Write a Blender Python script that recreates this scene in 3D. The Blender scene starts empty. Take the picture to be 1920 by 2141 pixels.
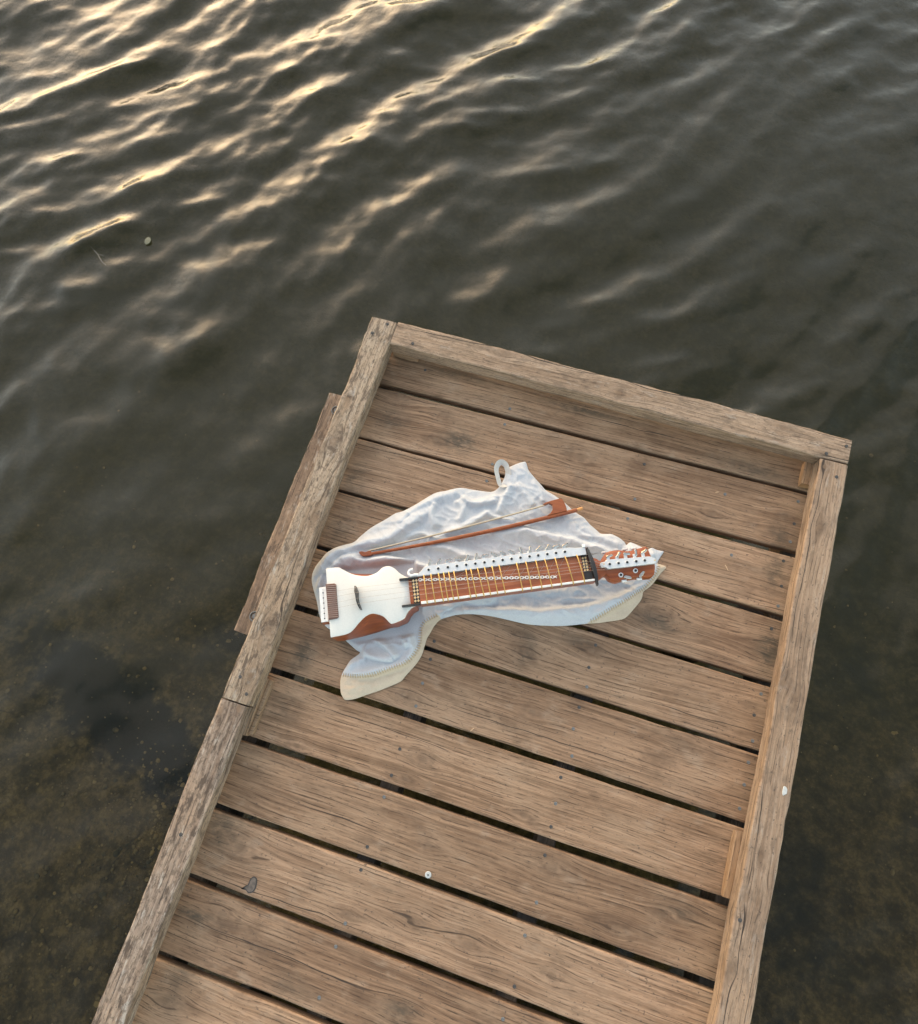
import bpy, bmesh, math, random
import numpy as np
from mathutils import Vector, Matrix, noise as mnoise

# ------------------------------------------------------------------ camera
S = bpy.context.scene
COL = S.collection
CAM_LOC = (0.57250, -0.79245, 1.76892)
CAM_ROT = ((0.95206138, -0.27229954, 0.13939901),
           (0.30108984, 0.91467206, -0.26966633),
           (-0.05407437, 0.29871052, 0.95281057))
cam = bpy.data.cameras.new('camera')
cam_o = bpy.data.objects.new('camera', cam)
COL.objects.link(cam_o)
cam_o.matrix_world = Matrix.Translation(CAM_LOC) @ Matrix(CAM_ROT).to_4x4()
cam.sensor_fit = 'VERTICAL'
cam.sensor_height = 24.0
cam.lens = 24.0 * 1505.04 / 2141.0
cam.clip_start = 0.01
cam.clip_end = 5000.0
S.camera = cam_o

# ------------------------------------------------------------------ sky, sun, exposure
SUN_AZ = math.radians(-40.0)      # clockwise from +Y
SUN_EL = math.radians(20.0)
world = bpy.data.worlds.new('World')
S.world = world
world.use_nodes = True
wn = world.node_tree
sky = wn.nodes.new('ShaderNodeTexSky')
sky.sky_type = 'NISHITA'
sky.sun_disc = False
sky.sun_elevation = SUN_EL
sky.sun_rotation = SUN_AZ
sky.air_density = 1.0
sky.dust_density = 0.7
sky.ozone_density = 1.0
warm = wn.nodes.new('ShaderNodeMix')          # the photograph's warm white balance, the same in every direction
warm.data_type = 'RGBA'
warm.blend_type = 'MULTIPLY'
warm.inputs[0].default_value = 1.0
warm.inputs[7].default_value = (1.20, 1.0, 0.76, 1.0)
wn.links.new(sky.outputs[0], warm.inputs[6])
wn.links.new(warm.outputs[2], wn.nodes['Background'].inputs[0])
wn.nodes['Background'].inputs[1].default_value = 0.15
sl = bpy.data.lights.new('sun', 'SUN')
sl.energy = 0.5
sl.angle = math.radians(135.0)
sl.color = (1.0, 0.82, 0.62)
sun_o = bpy.data.objects.new('sun', sl)
COL.objects.link(sun_o)
sdir = Vector((math.sin(SUN_AZ) * math.cos(SUN_EL), math.cos(SUN_AZ) * math.cos(SUN_EL), math.sin(SUN_EL)))
sun_o.rotation_euler = sdir.to_track_quat('Z', 'Y').to_euler()
sun_o.location = sdir * 30
S.view_settings.view_transform = 'Standard'
S.view_settings.look = 'None'
S.view_settings.exposure = 1.8
S.view_settings.gamma = 1.0
S.view_settings.use_curve_mapping = False
S.render.engine = 'CYCLES'
S.cycles.max_bounces = 6
S.cycles.diffuse_bounces = 3
S.cycles.adaptive_threshold = 0.02
S.cycles.transparent_max_bounces = 12

WATER_Z = -0.45
RNG = random.Random(7)
NPR = np.random.RandomState(11)

# ------------------------------------------------------------------ node helper
class NT:
    def __init__(self, name):
        self.m = bpy.data.materials.new(name)
        self.m.use_nodes = True
        self.t = self.m.node_tree
        self.t.nodes.clear()
    def n(self, kind, **kw):
        x = self.t.nodes.new(kind)
        for k, v in kw.items():
            setattr(x, k, v)
        return x
    def put(self, sock, v):
        if isinstance(v, bpy.types.NodeSocket):
            self.t.links.new(v, sock)
        elif v is not None:
            sock.default_value = v
    def math(self, op, a, b=None, c=None, clamp=False):
        x = self.n('ShaderNodeMath', operation=op)
        x.use_clamp = clamp
        self.put(x.inputs[0], a)
        if b is not None: self.put(x.inputs[1], b)
        if c is not None: self.put(x.inputs[2], c)
        return x.outputs[0]
    def add(self, a, b): return self.math('ADD', a, b)
    def sub(self, a, b): return self.math('SUBTRACT', a, b)
    def mul(self, a, b): return self.math('MULTIPLY', a, b)
    def vec(self, x, y, z):
        c = self.n('ShaderNodeCombineXYZ')
        for i, v in enumerate((x, y, z)): self.put(c.inputs[i], v)
        return c.outputs[0]
    def noise(self, v, scale=1.0, detail=2.0, rough=0.5, dist=0.0):
        x = self.n('ShaderNodeTexNoise')
        self.put(x.inputs['Vector'], v)
        x.inputs['Scale'].default_value = scale
        x.inputs['Detail'].default_value = detail
        x.inputs['Roughness'].default_value = rough
        x.inputs['Distortion'].default_value = dist
        return x.outputs[0]
    def smooth(self, v, a, b, lo=0.0, hi=1.0):
        x = self.n('ShaderNodeMapRange', interpolation_type='SMOOTHSTEP')
        self.put(x.inputs['Value'], v)
        x.inputs['From Min'].default_value = a
        x.inputs['From Max'].default_value = b
        x.inputs['To Min'].default_value = lo
        x.inputs['To Max'].default_value = hi
        return x.outputs[0]
    def mix(self, f, a, b, blend='MIX'):
        x = self.n('ShaderNodeMix', data_type='RGBA', blend_type=blend)
        self.put(x.inputs[0], f)
        self.put(x.inputs[6], a if not isinstance(a, tuple) else (*a, 1.0))
        self.put(x.inputs[7], b if not isinstance(b, tuple) else (*b, 1.0))
        return x.outputs[2]
    def out(self, shader, vol=None):
        o = self.n('ShaderNodeOutputMaterial')
        self.t.links.new(shader, o.inputs['Surface'])
        if vol is not None: self.t.links.new(vol, o.inputs['Volume'])
        return self.m
    def bump(self, h, strength=0.5, dist=0.001):
        b = self.n('ShaderNodeBump')
        b.inputs['Strength'].default_value = strength
        b.inputs['Distance'].default_value = dist
        self.put(b.inputs['Height'], h)
        return b.outputs[0]
    def bsdf(self, col, rough=0.7, metal=0.0, normal=None, spec=0.5, **kw):
        b = self.n('ShaderNodeBsdfPrincipled')
        self.put(b.inputs['Base Color'], col if not isinstance(col, tuple) else (*col, 1.0))
        self.put(b.inputs['Roughness'], rough)
        b.inputs['Metallic'].default_value = metal
        b.inputs['Specular IOR Level'].default_value = spec
        for k, v in kw.items():
            self.put(b.inputs[k], v)
        if normal is not None: self.put(b.inputs['Normal'], normal)
        return b.outputs[0]

# ------------------------------------------------------------------ materials
def wood_material(name, seed, light, dark, knots=(), smudges=(), crack=1.0, wear=0.0, tint=(0.40, 0.265, 0.165), swirl=0.035, contour=0.5, edge_orange=0.0, grey=(0.40, 0.29, 0.20)):
    """Weathered softwood. Local x runs along the board, y across it, metres."""
    g = NT(name)
    tc = g.n('ShaderNodeTexCoord')
    sp = g.n('ShaderNodeSeparateXYZ')
    g.t.links.new(tc.outputs['Object'], sp.inputs[0])
    x, y0, z = sp.outputs
    s = seed * 3.731
    y = g.add(y0, z)
    warp = g.noise(g.vec(g.mul(x, 1.3), g.mul(y, 3.5), s), 1.0, 2.0)
    ye = g.math('MULTIPLY_ADD', g.sub(warp, 0.5), swirl, y)
    kcore = None
    khalo = None
    wob = g.noise(g.vec(g.mul(x, 60.0), g.mul(y, 60.0), s), 1.0, 2.0)
    for (kx, ky, kr) in knots:
        dx = g.sub(x, kx)
        dy = g.sub(y, ky)
        gx = g.math('POWER', g.mul(dx, 1.0 / (kr * 3.4)), 2.0)
        gy = g.math('POWER', g.mul(dy, 1.0 / (kr * 1.7)), 2.0)
        ga = g.math('EXPONENT', g.mul(g.add(gx, gy), -1.0))
        ye = g.sub(ye, g.mul(g.mul(dy, 0.92), ga))
        dc = g.math('SQRT', g.add(g.math('POWER', g.mul(dx, 0.75), 2.0), g.math('POWER', dy, 2.0)))
        dc = g.math('MULTIPLY_ADD', g.sub(wob, 0.5), kr * 1.3, dc)
        core = g.smooth(dc, kr * 0.62, kr * 0.30)
        rim = g.math('EXPONENT', g.mul(g.math('POWER', g.mul(g.sub(dc, kr * 0.55), 1.0 / (kr * 0.16)), 2.0), -1.0))
        kcore = core if kcore is None else g.math('MAXIMUM', kcore, core)
        h = g.math('MAXIMUM', g.mul(rim, 0.6), g.mul(ga, 0.5))
        khalo = h if khalo is None else g.math('MAXIMUM', khalo, h)
    fine = g.noise(g.vec(g.mul(x, 7.0), g.mul(ye, 330.0), s + 1), 1.0, 2.0, 0.6)
    med = g.noise(g.vec(g.mul(x, 2.6), g.mul(ye, 120.0), s + 2), 1.0, 3.0, 0.6)
    broad = g.noise(g.vec(g.mul(x, 1.3), g.mul(ye, 16.0), s + 3), 1.0, 2.0)
    con_n = g.noise(g.vec(g.mul(x, 0.7), g.mul(ye, 11.0), s + 4), 1.0, 1.0)
    con = g.math('SINE', g.mul(con_n, 95.0))
    con = g.math('MULTIPLY_ADD', con, 0.5, 0.5)
    con = g.math('POWER', con, 2.2)
    con = g.mul(con, g.smooth(broad, 0.35, 0.6, 0.25, 1.0))
    v = g.add(g.add(g.mul(med, 0.62), g.mul(fine, 0.38)), g.mul(g.sub(broad, 0.5), 0.45))
    v = g.smooth(v, 0.31, 0.68)
    col = g.mix(v, dark, light)
    col = g.mix(g.mul(con, contour * 0.6), col, tuple(c * 0.52 for c in dark))
    blotch = g.noise(g.vec(g.mul(x, 5.0), g.mul(y, 9.0), s + 5), 1.0, 4.0, 0.6)
    col = g.mix(g.smooth(blotch, 0.42, 0.68, 0.0, 0.5), col, tint)
    b2 = g.noise(g.vec(g.mul(x, 9.0), g.mul(y, 16.0), s + 6), 1.0, 4.0, 0.65)
    col = g.mix(g.smooth(b2, 0.50, 0.74, 0.0, 0.55), col, tuple(c * 0.62 for c in dark))
    b3 = g.noise(g.vec(g.mul(x, 14.0), g.mul(y, 22.0), s + 7), 1.0, 3.0, 0.6)
    col = g.mix(g.smooth(b3, 0.56, 0.76, 0.0, 0.45), col, grey)
    if wear > 0:
        w1 = g.noise(g.vec(g.mul(x, 22.0), g.mul(ye, 75.0), s + 8), 1.0, 5.0, 0.7)
        col = g.mix(g.smooth(w1, 0.50, 0.62, 0.0, wear), col, (0.085, 0.058, 0.040))
        w2 = g.noise(g.vec(g.mul(x, 16.0), g.mul(ye, 60.0), s + 9), 1.0, 5.0, 0.7)
        col = g.mix(g.smooth(w2, 0.56, 0.68, 0.0, wear * 0.9), col, (0.44, 0.385, 0.32))
        w3 = g.noise(g.vec(g.mul(x, 75.0), g.mul(y, 110.0), s + 18), 1.0, 3.0, 0.7)
        col = g.mix(g.smooth(w3, 0.50, 0.64, 0.0, wear * 0.7), col, (0.11, 0.078, 0.054))
    if edge_orange > 0:
        eo = g.smooth(g.add(y0, g.mul(g.sub(blotch, 0.5), 0.02)), 0.016, 0.030, 0.0, edge_orange)
        col = g.mix(eo, col, (0.34, 0.185, 0.085))
    # drying cracks that follow the grain
    cn = g.noise(g.vec(g.mul(x, 3.0), g.mul(y, 12.0), s + 10), 1.0, 3.0, 0.6)
    cp = g.math('PINGPONG', g.add(g.mul(ye, 17.0), g.add(g.mul(cn, 0.55), s)), 0.5)
    cm = g.noise(g.vec(g.mul(x, 2.0), g.mul(y, 24.0), s + 11), 1.0, 2.0)
    cmask = g.smooth(cm, 0.50, 0.62)
    cl = g.mul(g.smooth(g.sub(cp, g.mul(cmask, 0.010)), 0.012, 0.001), g.mul(cmask, crack))
    # fine hairline checks
    hn = g.noise(g.vec(g.mul(x, 5.0), g.mul(y, 30.0), s + 14), 1.0, 3.0, 0.6)
    hp = g.math('PINGPONG', g.add(g.mul(ye, 105.0), g.mul(hn, 1.6)), 0.5)
    hm = g.noise(g.vec(g.mul(x, 13.0), g.mul(y, 90.0), s + 15), 1.0, 3.0, 0.7)
    hl = g.mul(g.smooth(hp, 0.16, 0.03), g.smooth(hm, 0.46, 0.60, 0.0, 0.85))
    col = g.mix(hl, col, tuple(c * 0.36 for c in dark))
    col = g.mix(cl, col, (0.030, 0.021, 0.015))
    gr = g.noise(g.vec(g.mul(x, 38.0), g.mul(ye, 420.0), s + 19), 1.0, 2.0, 0.7)
    col = g.mix(g.smooth(gr, 0.30, 0.50, 0.45, 0.0), col, tuple(c * 0.7 for c in dark))
    # dark specks
    spk = g.noise(g.vec(g.mul(x, 130.0), g.mul(y, 190.0), s + 12), 1.0, 2.0)
    col = g.mix(g.smooth(spk, 0.64, 0.74, 0.0, 0.7), col, (0.07, 0.05, 0.038))
    if kcore is not None:
        kn_ = g.smooth(wob, 0.3, 0.7, 0.35, 1.0)
        col = g.mix(g.mul(g.mul(khalo, 0.95), kn_), col, (0.080, 0.047, 0.028))
        col = g.mix(g.mul(kcore, 0.6), col, (0.20, 0.125, 0.075))
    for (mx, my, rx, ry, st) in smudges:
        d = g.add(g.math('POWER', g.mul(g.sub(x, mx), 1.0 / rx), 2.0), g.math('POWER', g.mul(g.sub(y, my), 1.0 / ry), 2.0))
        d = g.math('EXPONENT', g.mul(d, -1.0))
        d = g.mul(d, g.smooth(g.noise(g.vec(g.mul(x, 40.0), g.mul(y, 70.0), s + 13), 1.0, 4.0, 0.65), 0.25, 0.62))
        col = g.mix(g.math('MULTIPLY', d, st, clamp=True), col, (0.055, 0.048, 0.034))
    yw = g.math('MULTIPLY_ADD', g.sub(warp, 0.5), swirl, y)
    h = g.noise(g.vec(g.mul(x, 4.0), g.mul(yw, 210.0), s + 2), 1.0, 3.0, 0.65)
    h = g.add(h, g.mul(g.noise(g.vec(g.mul(x, 35.0), g.mul(y, 60.0), s + 21), 1.0, 2.0, 0.6), 0.5 + 1.2 * wear))
    nrm = g.bump(h, 0.9, 0.0016)
    rough = g.smooth(v, 0.0, 1.0, 0.78, 0.64)
    return g.out(g.bsdf(col, rough, normal=nrm, spec=0.35))

def plain(name, col, rough=0.5, metal=0.0, var=0.0, scale=60.0, spec=0.5, bump=0.0, **kw):
    g = NT(name)
    tc = g.n('ShaderNodeTexCoord')
    n = g.noise(tc.outputs['Object'], scale, 4.0, 0.6)
    c = col
    if var > 0:
        c = g.mix(g.smooth(n, 0.3, 0.7), tuple(k * (1 - var) for k in col), tuple(min(1, k * (1 + var)) for k in col))
    nr = g.bump(n, bump, 0.0006) if bump > 0 else None
    return g.out(g.bsdf(c, rough, metal, nr, spec, **kw))

def varnished(name, light, dark, rough=0.32):
    g = NT(name)
    tc = g.n('ShaderNodeTexCoord')
    mp = g.n('ShaderNodeMapping')
    mp.inputs['Scale'].default_value = (6, 130, 130)
    g.t.links.new(tc.outputs['Object'], mp.inputs[0])
    a = g.noise(mp.outputs[0], 1.0, 3.0, 0.6)
    b = g.noise(tc.outputs['Object'], 14.0, 3.0, 0.6)
    c = g.mix(g.smooth(a, 0.32, 0.68), dark, light)
    c = g.mix(g.smooth(b, 0.4, 0.75, 0.0, 0.45), c, tuple(k * 0.45 for k in dark))
    return g.out(g.bsdf(c, rough, spec=0.45, normal=g.bump(a, 0.15, 0.0004)))

M_RED = varnished('varnished red brown wood', (0.34, 0.085, 0.022), (0.22, 0.050, 0.014))
M_PANEL = varnished('reddish neck wood', (0.40, 0.125, 0.050), (0.28, 0.075, 0.028), 0.42)
M_DARKWOOD = varnished('dark brown tailpiece wood', (0.15, 0.065, 0.045), (0.10, 0.042, 0.030), 0.45)
M_BOW = varnished('bow stick wood', (0.33, 0.092, 0.026), (0.23, 0.058, 0.018), 0.35)
M_TOP = plain('cream white soundboard', (0.70, 0.668, 0.60), 0.5, 0.0, 0.03, 260.0, 0.4)
M_BONE = plain('white bone', (0.80, 0.78, 0.73), 0.42, 0.0, 0.05, 120.0)
M_BLACK = plain('black ebony', (0.018, 0.016, 0.015), 0.42, 0.0, 0.2, 90.0)
M_STEEL = plain('nickel plate', (0.64, 0.64, 0.63), 0.32, 0.35, 0.06, 90.0)
M_KNOB = plain('polished steel knob', (0.34, 0.34, 0.335), 0.22, 0.95, 0.1, 90.0)
M_HOLE = plain('dark peg', (0.015, 0.016, 0.018), 0.3, 0.3)
M_BRASS = plain('brass rod', (0.62, 0.38, 0.12), 0.36, 0.75, 0.12, 90.0)
M_GOLD = plain('pale gold inlay', (0.66, 0.45, 0.22), 0.5, 0.1)
M_STRING = plain('steel string', (0.40, 0.33, 0.29), 0.4, 0.5)
M_HAIR = plain('bow hair', (0.62, 0.52, 0.36), 0.6, 0.0, 0.1, 300.0)
M_BUTTON = plain('orange brass button', (0.62, 0.30, 0.10), 0.45, 0.2)
M_SCREW = plain('dull zinc screw', (0.16, 0.16, 0.155), 0.7, 0.1, 0.3, 400.0, 0.2)
M_SCREWD = plain('dark steel screw', (0.075, 0.07, 0.066), 0.7, 0.1, 0.3, 400.0, 0.2)
M_WHITE = plain('white plastic', (0.52, 0.52, 0.49), 0.5, 0.0, 0.08, 300.0)
M_STAIN = plain('grey brown dried stain', (0.13, 0.10, 0.078), 0.6, 0.0, 0.3, 120.0)
M_STAINR = plain('dark stain rim', (0.05, 0.042, 0.036), 0.6, 0.0, 0.2, 120.0)
M_LEAF = plain('yellow green leaf', (0.11, 0.11, 0.06), 0.5, 0.0, 0.2, 120.0)
M_TWIG = plain('pale twig', (0.17, 0.14, 0.10), 0.7, 0.0, 0.2, 120.0)
M_SPLINT = plain('pale wood splinter', (0.62, 0.42, 0.25), 0.7)

def linen_material(name, col, var=0.04):
    g = NT(name)
    tc = g.n('ShaderNodeTexCoord')
    sp = g.n('ShaderNodeSeparateXYZ')
    g.t.links.new(tc.outputs['Object'], sp.inputs[0])
    a = g.noise(g.vec(g.mul(sp.outputs[0], 900.0), g.mul(sp.outputs[1], 160.0), 0.0), 1.0, 2.0)
    b = g.noise(g.vec(g.mul(sp.outputs[0], 160.0), g.mul(sp.outputs[1], 900.0), 3.0), 1.0, 2.0)
    w = g.add(a, b)
    big = g.noise(tc.outputs['Object'], 9.0, 3.0)
    c = g.mix(g.smooth(big, 0.35, 0.7), tuple(k * (1 - var) for k in col), col)
    c = g.mix(g.smooth(w, 0.8, 1.2, 0.12, 0.0), c, tuple(k * 0.75 for k in col))
    fz = g.noise(tc.outputs['Object'], 330.0, 3.0, 0.7)
    c = g.mix(g.smooth(fz, 0.36, 0.62, 0.30, 0.0), c, tuple(k * 0.72 for k in col))
    wr = g.noise(tc.outputs['Object'], 55.0, 4.0, 0.6)
    hh = g.add(g.mul(w, 0.30), g.mul(wr, 0.6))
    return g.out(g.bsdf(c, 0.92, spec=0.1, normal=g.bump(hh, 0.55, 0.0018)))
M_LINEN = linen_material('white linen', (0.60, 0.60, 0.60))
M_HEM = linen_material('beige hem', (0.66, 0.53, 0.385), 0.10)
M_STITCH = plain('tan stitch thread', (0.47, 0.35, 0.225), 0.9)

def water_material():
    g = NT('lake water')
    tc = g.n('ShaderNodeTexCoord')
    n1 = g.noise(tc.outputs['Object'], 9.0, 3.0, 0.5)
    n2 = g.noise(tc.outputs['Object'], 30.0, 2.0, 0.5)
    h = g.add(g.mul(n1, 1.0), g.mul(n2, 0.16))
    nr = g.bump(h, 1.0, 0.005)
    fr = g.n('ShaderNodeFresnel')
    fr.inputs['IOR'].default_value = 1.333
    g.t.links.new(nr, fr.inputs['Normal'])
    gl = g.n('ShaderNodeBsdfGlossy')
    gl.inputs['Roughness'].default_value = 0.16
    gl.inputs['Color'].default_value = (1, 1, 1, 1)
    g.t.links.new(nr, gl.inputs['Normal'])
    tr = g.n('ShaderNodeBsdfTransparent')
    tr.inputs['Color'].default_value = (0.79, 0.785, 0.645, 1)
    mx = g.n('ShaderNodeMixShader')
    g.t.links.new(fr.outputs[0], mx.inputs[0])
    g.t.links.new(tr.outputs[0], mx.inputs[1])
    g.t.links.new(gl.outputs[0], mx.inputs[2])
    return g.out(mx.outputs[0])

def bed_material():
    g = NT('silty lake bed')
    tc = g.n('ShaderNodeTexCoord')
    co = tc.outputs['Object']
    a = g.noise(co, 1.9, 5.0, 0.62, 0.4)
    b = g.noise(co, 14.0, 5.0, 0.68)
    c = g.noise(co, 90.0, 3.0, 0.6)
    col = g.mix(g.smooth(b, 0.35, 0.68), (0.100, 0.070, 0.034), (0.290, 0.200, 0.100))
    col = g.mix(g.smooth(c, 0.55, 0.75, 0.0, 0.6), col, (0.26, 0.20, 0.13))
    col = g.mix(g.smooth(a, 0.56, 0.68, 0.0, 0.75), col, (0.040, 0.040, 0.030))
    fg = g.noise(co, 48.0, 4.0, 0.75)
    col = g.mix(g.smooth(fg, 0.40, 0.66, 0.55, 0.0), col, (0.050, 0.042, 0.026))
    sx = g.n('ShaderNodeSeparateXYZ')
    g.t.links.new(co, sx.inputs[0])
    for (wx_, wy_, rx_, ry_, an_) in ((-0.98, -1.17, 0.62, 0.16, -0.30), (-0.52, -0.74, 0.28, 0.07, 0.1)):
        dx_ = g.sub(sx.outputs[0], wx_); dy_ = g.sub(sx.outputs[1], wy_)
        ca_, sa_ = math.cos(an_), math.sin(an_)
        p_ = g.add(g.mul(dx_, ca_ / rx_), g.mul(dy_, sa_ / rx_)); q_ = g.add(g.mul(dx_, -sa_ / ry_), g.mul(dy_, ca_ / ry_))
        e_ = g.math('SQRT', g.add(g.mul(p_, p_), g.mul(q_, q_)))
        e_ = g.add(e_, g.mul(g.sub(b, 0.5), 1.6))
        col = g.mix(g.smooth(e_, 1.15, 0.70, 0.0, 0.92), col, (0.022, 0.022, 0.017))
    vo = g.n('ShaderNodeTexVoronoi', feature='DISTANCE_TO_EDGE')
    vo.inputs['Scale'].default_value = 2.3
    wv = g.n('ShaderNodeVectorMath', operation='ADD')
    g.t.links.new(co, wv.inputs[0])
    nz = g.n('ShaderNodeTexNoise')
    nz.inputs['Scale'].default_value = 2.6
    nz.inputs['Detail'].default_value = 4.0
    g.t.links.new(co, nz.inputs['Vector'])
    g.t.links.new(nz.outputs['Color'], wv.inputs[1])
    g.t.links.new(wv.outputs[0], vo.inputs['Vector'])
    veins = g.smooth(vo.outputs[0], 0.030, 0.004)
    vm = g.noise(co, 2.4, 2.0)
    col = g.mix(g.mul(veins, g.smooth(vm, 0.50, 0.58, 0.0, 0.4)), col, (0.018, 0.018, 0.015))
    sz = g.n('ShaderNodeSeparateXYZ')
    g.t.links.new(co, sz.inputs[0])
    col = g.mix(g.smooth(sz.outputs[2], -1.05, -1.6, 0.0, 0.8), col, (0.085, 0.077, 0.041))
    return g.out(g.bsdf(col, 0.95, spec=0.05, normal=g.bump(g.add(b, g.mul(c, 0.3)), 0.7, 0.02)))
M_WATER = water_material()
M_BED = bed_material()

# ------------------------------------------------------------------ mesh helpers
def tag(o, label=None, cat=None, group=None, kind=None):
    if label: o['label'] = label
    if cat: o['category'] = cat
    if group: o['group'] = group
    if kind: o['kind'] = kind
    return o

def empty(name, loc=(0, 0, 0), rz=0.0):
    o = bpy.data.objects.new(name, None)
    o.empty_display_size = 0.05
    o.location = loc
    o.rotation_euler = (0, 0, rz)
    COL.objects.link(o)
    return o

def mesh_obj(name, verts, faces, mat, parent=None, smooth=35.0, loc=None, rz=None):
    me = bpy.data.meshes.new(name)
    me.from_pydata([tuple(map(float, v)) for v in verts], [], faces)
    return finish(name, me, mat, parent, smooth, loc, rz)

def finish(name, me, mat, parent=None, smooth=35.0, loc=None, rz=None):
    me.materials.append(mat)
    bm = bmesh.new(); bm.from_mesh(me)
    bmesh.ops.recalc_face_normals(bm, faces=bm.faces)
    bm.to_mesh(me); bm.free()
    if smooth:
        for p in me.polygons: p.use_smooth = True
        me.set_sharp_from_angle(angle=math.radians(smooth))
    o = bpy.data.objects.new(name, me)
    COL.objects.link(o)
    if parent is not None: o.parent = parent
    if loc is not None: o.location = loc
    if rz is not None: o.rotation_euler = (0, 0, rz)
    return o

class MB:
    """collects simple solids into one mesh"""
    def __init__(self): self.v = []; self.f = []
    def grid(self, rows, close=False, cap=False):
        n = len(rows[0]); b = len(self.v)
        for r in rows: self.v += [tuple(p) for p in r]
        for i in range(len(rows) - 1):
            for j in range(n if close else n - 1):
                k = (j + 1) % n
                self.f.append((b + i * n + j, b + i * n + k, b + (i + 1) * n + k, b + (i + 1) * n + j))
        if cap:
            self.f.append(tuple(b + j for j in reversed(range(n))))
            self.f.append(tuple(b + (len(rows) - 1) * n + j for j in range(n)))
        return self
    def prism(self, pts, z0, z1, bev=0.0):
        a = np.array(pts, float)
        rows = []
        if bev > 0:
            ins = inset(a, bev)
            rows = [(a, z0), (a, z1 - bev), (ins, z1)]
        else:
            rows = [(a, z0), (a, z1)]
        return self.grid([[(p[0], p[1], z) for p in r] for r, z in rows], True, True)
    def box(self, x0, x1, y0, y1, z0, z1, bev=0.0):
        return self.prism([(x0, y0), (x1, y0), (x1, y1), (x0, y1)], z0, z1, bev)
    def cyl(self, c, r, z0, z1, n=14, bev=0.0):
        pts = [(c[0] + r * math.cos(2 * math.pi * i / n), c[1] + r * math.sin(2 * math.pi * i / n)) for i in range(n)]
        return self.prism(pts, z0, z1, bev)
    def tube(self, path, rad, n=8):
        path = [Vector(p) for p in path]
        rs = rad if hasattr(rad, '__len__') else [rad] * len(path)
        rows = []
        for i, p in enumerate(path):
            d = (path[min(i + 1, len(path) - 1)] - path[max(i - 1, 0)]).normalized()
            up = Vector((0, 0, 1)) if abs(d.z) < 0.9 else Vector((1, 0, 0))
            a = d.cross(up).normalized(); b = a.cross(d)
            rows.append([p + (a * math.cos(2 * math.pi * k / n) + b * math.sin(2 * math.pi * k / n)) * rs[i] for k in range(n)])
        return self.grid(rows, True, True)
    def build(self, name, mat, parent=None, smooth=35.0, loc=None, rz=None):
        return mesh_obj(name, self.v, self.f, mat, parent, smooth, loc, rz)

def inset(a, d):
    n = len(a)
    area = 0.5 * np.sum(a[:, 0] * np.roll(a[:, 1], -1) - np.roll(a[:, 0], -1) * a[:, 1])
    sg = 1.0 if area > 0 else -1.0
    out = np.zeros_like(a)
    for i in range(n):
        e1 = a[i] - a[i - 1]; e2 = a[(i + 1) % n] - a[i]
        n1 = np.array([-e1[1], e1[0]]) / (np.linalg.norm(e1) + 1e-9) * sg
        n2 = np.array([-e2[1], e2[0]]) / (np.linalg.norm(e2) + 1e-9) * sg
        m = n1 + n2
        m /= (np.linalg.norm(m) + 1e-9)
        out[i] = a[i] + m * d / max(0.5, float(m @ n1))
    return out

def catmull(pts, n=6, closed=False):
    p = np.array(pts, float)
    N = len(p); out = []
    rng = range(N) if closed else range(N - 1)
    for i in rng:
        if closed:
            a, b, c, d = p[i - 1], p[i], p[(i + 1) % N], p[(i + 2) % N]
        else:
            a, b, c, d = p[max(i - 1, 0)], p[i], p[i + 1], p[min(i + 2, N - 1)]
        for k in range(n):
            t = k / n
            out.append(0.5 * ((2 * b) + (-a + c) * t + (2 * a - 5 * b + 4 * c - d) * t * t + (-a + 3 * b - 3 * c + d) * t ** 3))
    if not closed: out.append(p[-1])
    return np.array(out)

# ------------------------------------------------------------------ lake bed and water
def graded(lo, hi, step, far, ratio=1.35):
    c = list(np.arange(lo, hi + step * 0.5, step))
    a, b, s = c[0], c[-1], step
    L, Rr = [], []
    while b < far:
        s *= ratio; b += s; a -= s
        Rr.append(b); L.append(a)
    return np.array(L[::-1] + c + Rr)

def bed_height(x, y):
    d = y * 0.85 - x * 0.15
    h = -0.98 - 0.34 * (d + 1.6)
    return np.clip(h, -1.9, -0.80)

def build_bed():
    xs = graded(-4.0, 3.0, 0.06, 900); ys = graded(-3.2, 4.0, 0.06, 900)
    X, Y = np.meshgrid(xs, ys)
    Z = bed_height(X, Y)
    inner = (X > -4.2) & (X < 3.2) & (Y > -3.4) & (Y < 4.2)
    for j, i in zip(*np.nonzero(inner)):
        p = Vector((X[j, i] * 1.7, Y[j, i] * 1.7, 3.3))
        Z[j, i] += 0.05 * mnoise.noise(p) + 0.018 * mnoise.noise(p * 4.3)
    nx = len(xs)
    V = np.stack([X.ravel(), Y.ravel(), Z.ravel()], 1)
    F = [(j * nx + i, j * nx + i + 1, (j + 1) * nx + i + 1, (j + 1) * nx + i) for j in range(len(ys) - 1) for i in range(nx - 1)]
    return tag(mesh_obj('lake_bed', V, F, M_BED, smooth=180), kind='structure')
build_bed()

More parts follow.
